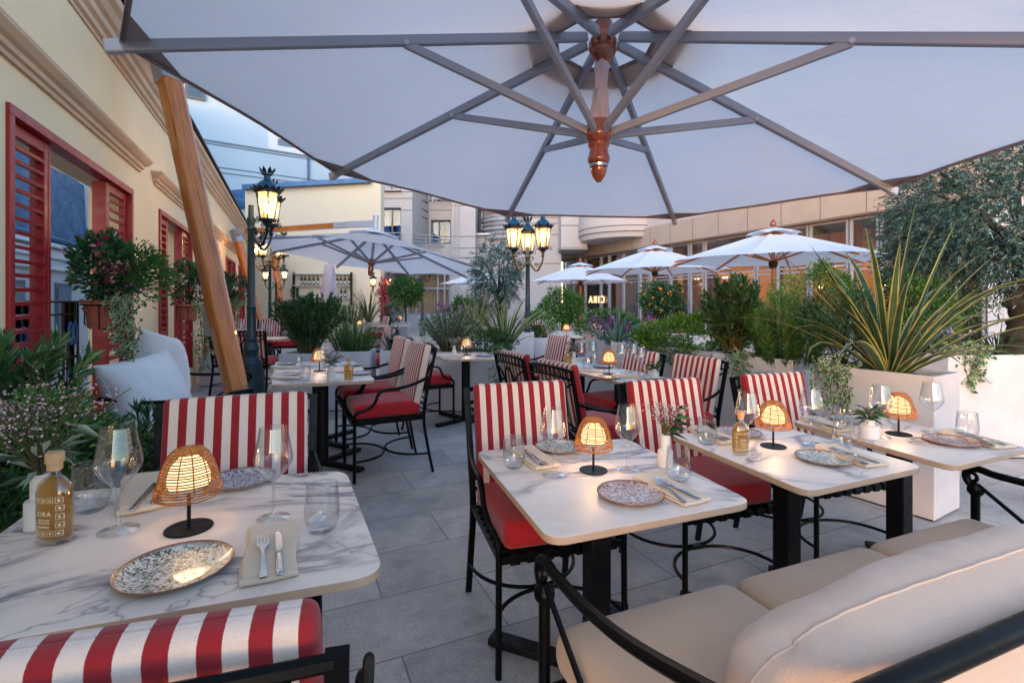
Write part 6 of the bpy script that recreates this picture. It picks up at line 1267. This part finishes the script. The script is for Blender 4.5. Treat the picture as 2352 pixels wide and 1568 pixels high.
# mid background right: shrubs behind the divider
p = at(1870, 760, 6.6); bush((p.x, p.y, 0), .55, .4, 1.1, 'leaf_bright', 'yellow-green shrub behind the large flax, below the biggest parasol', 5200, .05, .022, z0=.75, name='shrub'); planter('planter_box', (p.x, p.y), 1.0, .5, .8, R(110), 'white planter behind the divider, below the biggest parasol')
p = at(2140, 700, 6.6); tree((p.x, p.y, 0), 'leafy green tree behind the large flax and left of the olive tree', [(0, 0, 0), (.02, 0, .6), (0, 0, 1.1)], (0, 0, 1.75), (.62, .5, .85), 'leaf_mid', 9500, .06, .026, 80, 'green_tree', .3, tr=.03)
p = at(1588, 770, 9.0); blades((p.x, p.y, 0), 'narrow dark blades rising between the kumquat tree and the oleander', 30, .8, .02, .45, ('blade_green', 'blade_teal'), .25, z0=.75, name='upright_flax'); planter('planter_box', (p.x, p.y), .5, .5, .8, R(110), 'white planter behind the rounded green bush')
p = at(1517, 790, 8.2); tree((p.x, p.y, 0), 'round clipped kumquat tree with orange fruit in front of the glass doors', [(0, 0, .5), (.01, 0, .9), (0, 0, 1.3)], (0, 0, 1.42), (.32, .3, .27), 'leaf_dark', 3600, .062, .026, 60, 'kumquat_tree', .33, 46, tr=.022); planter('planter_box', (p.x, p.y), .5, .5, .6, 0, 'white planter holding the round kumquat tree')
p = at(1290, 760, 13.5); tree((p.x, p.y, 0), 'slender bright-green tree beside the mirrored lit sign', [(0, 0, .3), (.02, 0, .6), (0, 0, .8)], (0, 0, 1.22), (.58, .5, .50), 'leaf_bright', 4200, .085, .038, 60, 'green_tree', .25, tr=.03); planter('planter_box', (p.x, p.y), .6, .6, .6, 0, 'white planter holding the slender tree beside the lit sign')
p = at(1222, 755, 8.4); bush((p.x+.1, p.y+.2, 0), .27, .24, .5, 'leaf_bright', 'bright-green bush right of the blue lamp post', 1800, .045, .02, z0=.72); planter('planter_box', (p.x+.1, p.y+.2), .5, .4, .78, 0, 'white planter right of the blue lamp post')
# D planter plants
b_ = cd+Vector((-.20, 0, 0)); oleander((b_.x, b_.y, 0), .42, .62, 'grey-green wiry bush in the long planter behind the small table', 74, 'leaf_grey', .065, .012, z0=.72, per=56, name='grey_bush')
b_ = cd+Vector((.28, -.1, 0)); bush((b_.x, b_.y, 0), .36, .25, .36, 'leaf_dark', 'low dark-green leafy bush in the long planter, beneath the flax', 2400, .045, .022, z0=.66, clumps=50)
b_ = cd+Vector((.50, .15, 0)); blades((b_.x, b_.y, 0), 'striped yellow-green flax in the long planter, left of the blue lamp post', 60, 1.10, .034, .74, z0=.72, droop=.62)
b_ = cd+Vector((.42, -.22, 0)); ivy_plant((b_.x, b_.y, 0), 'ivy hanging at the right end of the long planter', [[(RNG.uniform(-.1, .1), .05, .78), (RNG.uniform(-.1, .1), -.05, .78), (RNG.uniform(-.1, .1), -.1, .5), (RNG.uniform(-.1, .1), -.1, .35)] for _ in range(5)], 150)
b_ = cd+Vector((-.62, -.1, 0)); ivy_plant((b_.x, b_.y, 0), 'ivy beside the dark bladed plant, left of the long planter', [[(RNG.uniform(-.1, .1), .05, .78), (RNG.uniform(-.1, .1), -.05, .8), (RNG.uniform(-.1, .1), -.1, .6), (RNG.uniform(-.1, .1), -.1, .4)] for _ in range(5)], 150)
p = at(1005, 790, 8.5); bush((p.x+.2, p.y, 0), .5, .3, .5, 'leaf_palegreen', 'pale blue-green ground plants between the grey bush and the striped flax', 1200, .05, .02, z0=.6); b = bush((at(1048, 720, 10).x, 10, 0), .35, .3, .5, 'leaf_mid', 'small purple-flowered bush behind the grey wiry bush', 900, .05, .02, z0=.85, name='flowering_bush'); flowers(b, np.array([[RNG.normal()*.2, -.2, 1.18+RNG.normal()*.1] for _ in range(8)]), 220, .04, 'petal_purple', .05)
planter('planter_box', (at(1048, 720, 10).x, 10), .7, .4, .85, 0, 'white planter with small purple flowers behind the grey wiry bush')
p = at(1095, 700, 9.2); blades((p.x, p.y, 0), 'second striped flax behind the long planter, left of the nearer one', 40, 1.1, .034, .7, z0=.75, droop=.5); planter('planter_box', (p.x, p.y), .6, .4, .8, 0, 'white planter holding the second striped flax')
# left-middle
oleander((cb1.x+.06, cb1.y, 0), .47, .86, 'dense dark oleander bush behind the middle-left tables', 96, 'leaf_dark', .10, .018, z0=.72, per=58)
grassy((cb2.x, cb2.y, 0), .34, .47, 'fine-leaved bright grassy bush right of the dark oleander', 7000, 'leaf_grass', .06, .0055, z0=.72)
blades((cc_.x, cc_.y, 0), 'dark pointed yucca blades in the narrow white planter', 44, .46, .020, .95, ('blade_teal', 'blade_green'), .25, z0=.72, name='yucca')
b_ = cc_+Vector((.12, -.2, 0)); ivy_plant((b_.x, b_.y, 0), 'small ivy hanging in front of the narrow planter with dark blades', [[(RNG.uniform(-.05, .05), .05, .76), (RNG.uniform(-.05, .05), -.05, .74), (RNG.uniform(-.05, .05), -.07, .4)] for _ in range(3)], 90)
bush((pa.x, pa.y, 0), .26, .22, .42, 'leaf_mid', 'small round bush at the foot of the cream wall', 2000, .035, .012, z0=.42); ivy_plant((pa.x+.2, pa.y-.2, 0), 'ivy hanging from the small planter at the foot of the wall', [[(0, .05, .48), (.05, -.04, .48), (.06, -.06, .2)]], 50)
grassy((cbk.x-.45, cbk.y, 0), .5, .6, 'grassy shrub in the far planter, left of the striped blades', 2600, 'leaf_grass', .1, .01, z0=.76); blades((cbk.x+.1, cbk.y, 0), 'striped blades in the far planter in front of the wall with wine bottles', 48, 1.35, .034, .6, z0=.78, droop=.6)
bush((cbk2.x-.1, cbk2.y, 0), .26, .26, .5, 'leaf_dark', 'small round dark topiary at the right end of the yellow wall', 2000, .035, .02, z0=.8, name='topiary')
p = at(930, 700, 15.5); tree((p.x, p.y, 0), 'orange-fruited tree in front of the curtained windows', [(0, 0, .5), (.03, 0, .9), (0, 0, 1.2)], (0, 0, 1.66), (.50, .45, .44), 'leaf_mid', 4200, .09, .04, 60, 'orange_tree', .28, 60, tr=.03)
p = at(887, 735, 17.0); b = bush((p.x, p.y, 0), .25, .2, 1.5, 'leaf_dark', 'crimson bougainvillea climbing at the corner of the yellow wall', 700, .07, .03, z0=.7, name='bougainvillea', cat='climber'); flowers(b, np.array([[.05*math.sin(i), -.15, .95+i*.075] for i in range(16)]), 900, .07, 'petal_red', .10)
p = at(1143, 700, 12.0); twig_tree((p.x, p.y, 0), 'silvery olive tree in the centre, behind the triple lantern', [(0, 0, .6), (.1, 0, 1.0), (.05, 0, 1.35)], (-.0, 0, 2.02), (.58, .5, .72), 'leaf_olive', 620, .26, .085, .017, 'olive_tree', .06, 20, .3, 14)
p = at(1075, 700, 13.5); tree((p.x, p.y, 0), 'dark-green bushy tree beneath the farthest white parasol', [(0, 0, .3), (0, 0, .7)], (0, 0, 1.1), (.5, .4, .42), 'leaf_mid', 3000, .08, .035, 50, 'green_tree', .28, tr=.03)
# left wall pots
def pot(loc, s, label):
    t = thing('flower_pot', loc, label, 'pot', 'terracotta pots on the railings', scale=s)
    m = MB(); m.lathe([(.088, 0), (.092, .01), (.09, .02), (.10, .10), (.112, .165), (.118, .168), (.128, .172), (.131, .185), (.129, .2), (.118, .203), (.112, .2), (.108, .17)], 36); m.build('pot', 'terracotta', t)
    m = MB()
    for k in range(6):
        a0 = k*PI/3
        m.tube(spline([(.104*math.cos(a0+x)*(1+z*.4), .104*math.sin(a0+x)*(1+z*.4), .10+z) for x, z in ((-.42, .045), (-.22, .018), (0, .01), (.22, .018), (.42, .045))], 3), .006, 6); m.lathe([(0, -.012), (.014, 0), (0, .012)], 8, (.113*math.cos(a0+.5), .113*math.sin(a0+.5), .14))
    m.tube([(.096*math.cos(a), .096*math.sin(a), .035) for a in np.linspace(0, 2*PI, 30)[:-1]], .005, 5, closed=True); m.build('garland_relief', 'terracotta', t)
    m = MB(); m.lathe([(0, .175), (.11, .175)], 20, cap=False); m.build('soil', 'soil', t)
    m = MB(); m.tube([(.133*math.cos(a), .133*math.sin(a), .165) for a in np.linspace(0, 2*PI, 30)[:-1]], .004, 5, closed=True)
    for a in (R(60), R(120), R(-60)): m.tube([(.133*math.cos(a), .133*math.sin(a), .165), (.12*math.cos(a), .12*math.sin(a), -.01), (0, 0, -.012)], .004, 5)
    m.tube([(-.13, 0, .165), (-.22, .1, .19), (-.22, .1, .02), (-.09, .0, -.01)], .005, 5); m.build('wire_holder', 'black_metal', t); return t
q = at(236, 752, 3.72); pot((q.x, q.y, q.z), 1.0, 'large terracotta pot with relief garlands on the nearest railing')
c = bush((q.x, q.y, q.z), .17, .17, .46, 'leaf_dark', 'leafy climber with pink flowers in the large terracotta pot', 1500, .055, .028, z0=.18, clumps=34, cr=.4, name='mandevilla', cat='plant'); flowers(c, np.array([[-.19, -.05, .53], [.13, -.1, .42], [.20, -.05, .43], [.12, -.12, .36], [.02, -.05, .62]]), 44, .05, 'petal_pink', .02)
c = bush((q.x, q.y+.02, q.z), .19, .16, .40, 'leaf_mid', 'bushy shoots with violet flowers right of the large terracotta pot', 1900, .04, .016, z0=.18, clumps=26, cr=.45, off=(.22, .10, 0), name='mandevilla', cat='plant'); flowers(c, np.array([[.16, -.02, .40], [.22, -.02, .32], [.26, .0, .28]]), 40, .028, 'petal_purple', .02)
ivy_plant((q.x+.16, q.y-.02, q.z), 'variegated ivy cascading from the large terracotta pot', [[(RNG.uniform(-.08, .05), 0, .2), (RNG.uniform(.0, .12), -.06, .17), (RNG.uniform(.0, .16), -.08, 0), (RNG.uniform(.02, .14), -.08, RNG.uniform(-.26, -.05))] for _ in range(10)], 460, .032)
q = at(433, 735, 6.3); pot((q.x, q.y, q.z), .98, 'smaller terracotta pot on the second railing, left of the wooden mast')
c = bush((q.x, q.y, q.z), .24, .2, .50, 'leaf_dark', 'leafy plant with white flowers in the second terracotta pot', 1300, .06, .03, z0=.17, clumps=34, cr=.4, name='mandevilla', cat='plant'); flowers(c, np.array([[-.16, -.15, .50], [.02, -.15, .48], [.2, -.1, .4]]), 36, .045, 'petal_white', .02)
ivy_plant((q.x+.12, q.y-.05, q.z), 'ivy trailing from the second terracotta pot behind the mast', [[(RNG.uniform(-.05, .1), 0, .2), (RNG.uniform(.05, .2), -.08, .1), (RNG.uniform(.05, .25), -.1, -.3), (RNG.uniform(.1, .25), -.1, -.6)] for _ in range(5)], 200, .035)
q = at(541, 712, 9.6); pot((q.x, q.y, q.z), 1.0, 'third terracotta pot, seen between the mast and the lamp post'); c = bush((q.x, q.y, q.z), .26, .22, .5, 'leaf_dark', 'plant with pale flowers in the third terracotta pot', 1000, .07, .034, z0=.17, clumps=34, cr=.4, name='mandevilla', cat='plant'); flowers(c, np.array([[-.1, -.2, .45], [.1, -.2, .4]]), 24, .05, 'petal_white', .02)
ivy_plant((q.x+.05, q.y-.1, q.z), 'ivy trailing from the third terracotta pot', [[(RNG.uniform(-.05, .1), 0, .2), (RNG.uniform(.05, .15), -.08, .1), (RNG.uniform(.05, .15), -.1, -.3)] for _ in range(4)], 120, .04)
# left foreground plants
oleander((-2.48, 2.5, 0), .36, .74, 'tall oleander with pale buds against the cream wall, left foreground', 26, 'leaf_oleander', .16, .022, z0=.52, tips=True, per=40)
oleander((-2.42, 2.66, 0), .40, .36, 'dark oleander in front of the white sofa pillows', 22, 'leaf_oleander', .13, .018, z0=.45, tips=True, per=38)
bush((-2.05, 2.12, 0), .38, .34, .50, 'leaf_mid', 'mid-green leafy bush low in the left foreground', 3600, .045, .018, z0=.52)
oleander((-1.78, 2.42, 0), .34, .44, 'low dark lance-leaved plant just behind the dried lilac flowers', 22, 'leaf_dark', .14, .018, z0=.46, per=40)
oleander((-2.0, 1.80, 0), .38, .34, 'dark drooping leaves at the left edge beside the near table', 22, 'leaf_dark', .15, .018, z0=.42, per=36)
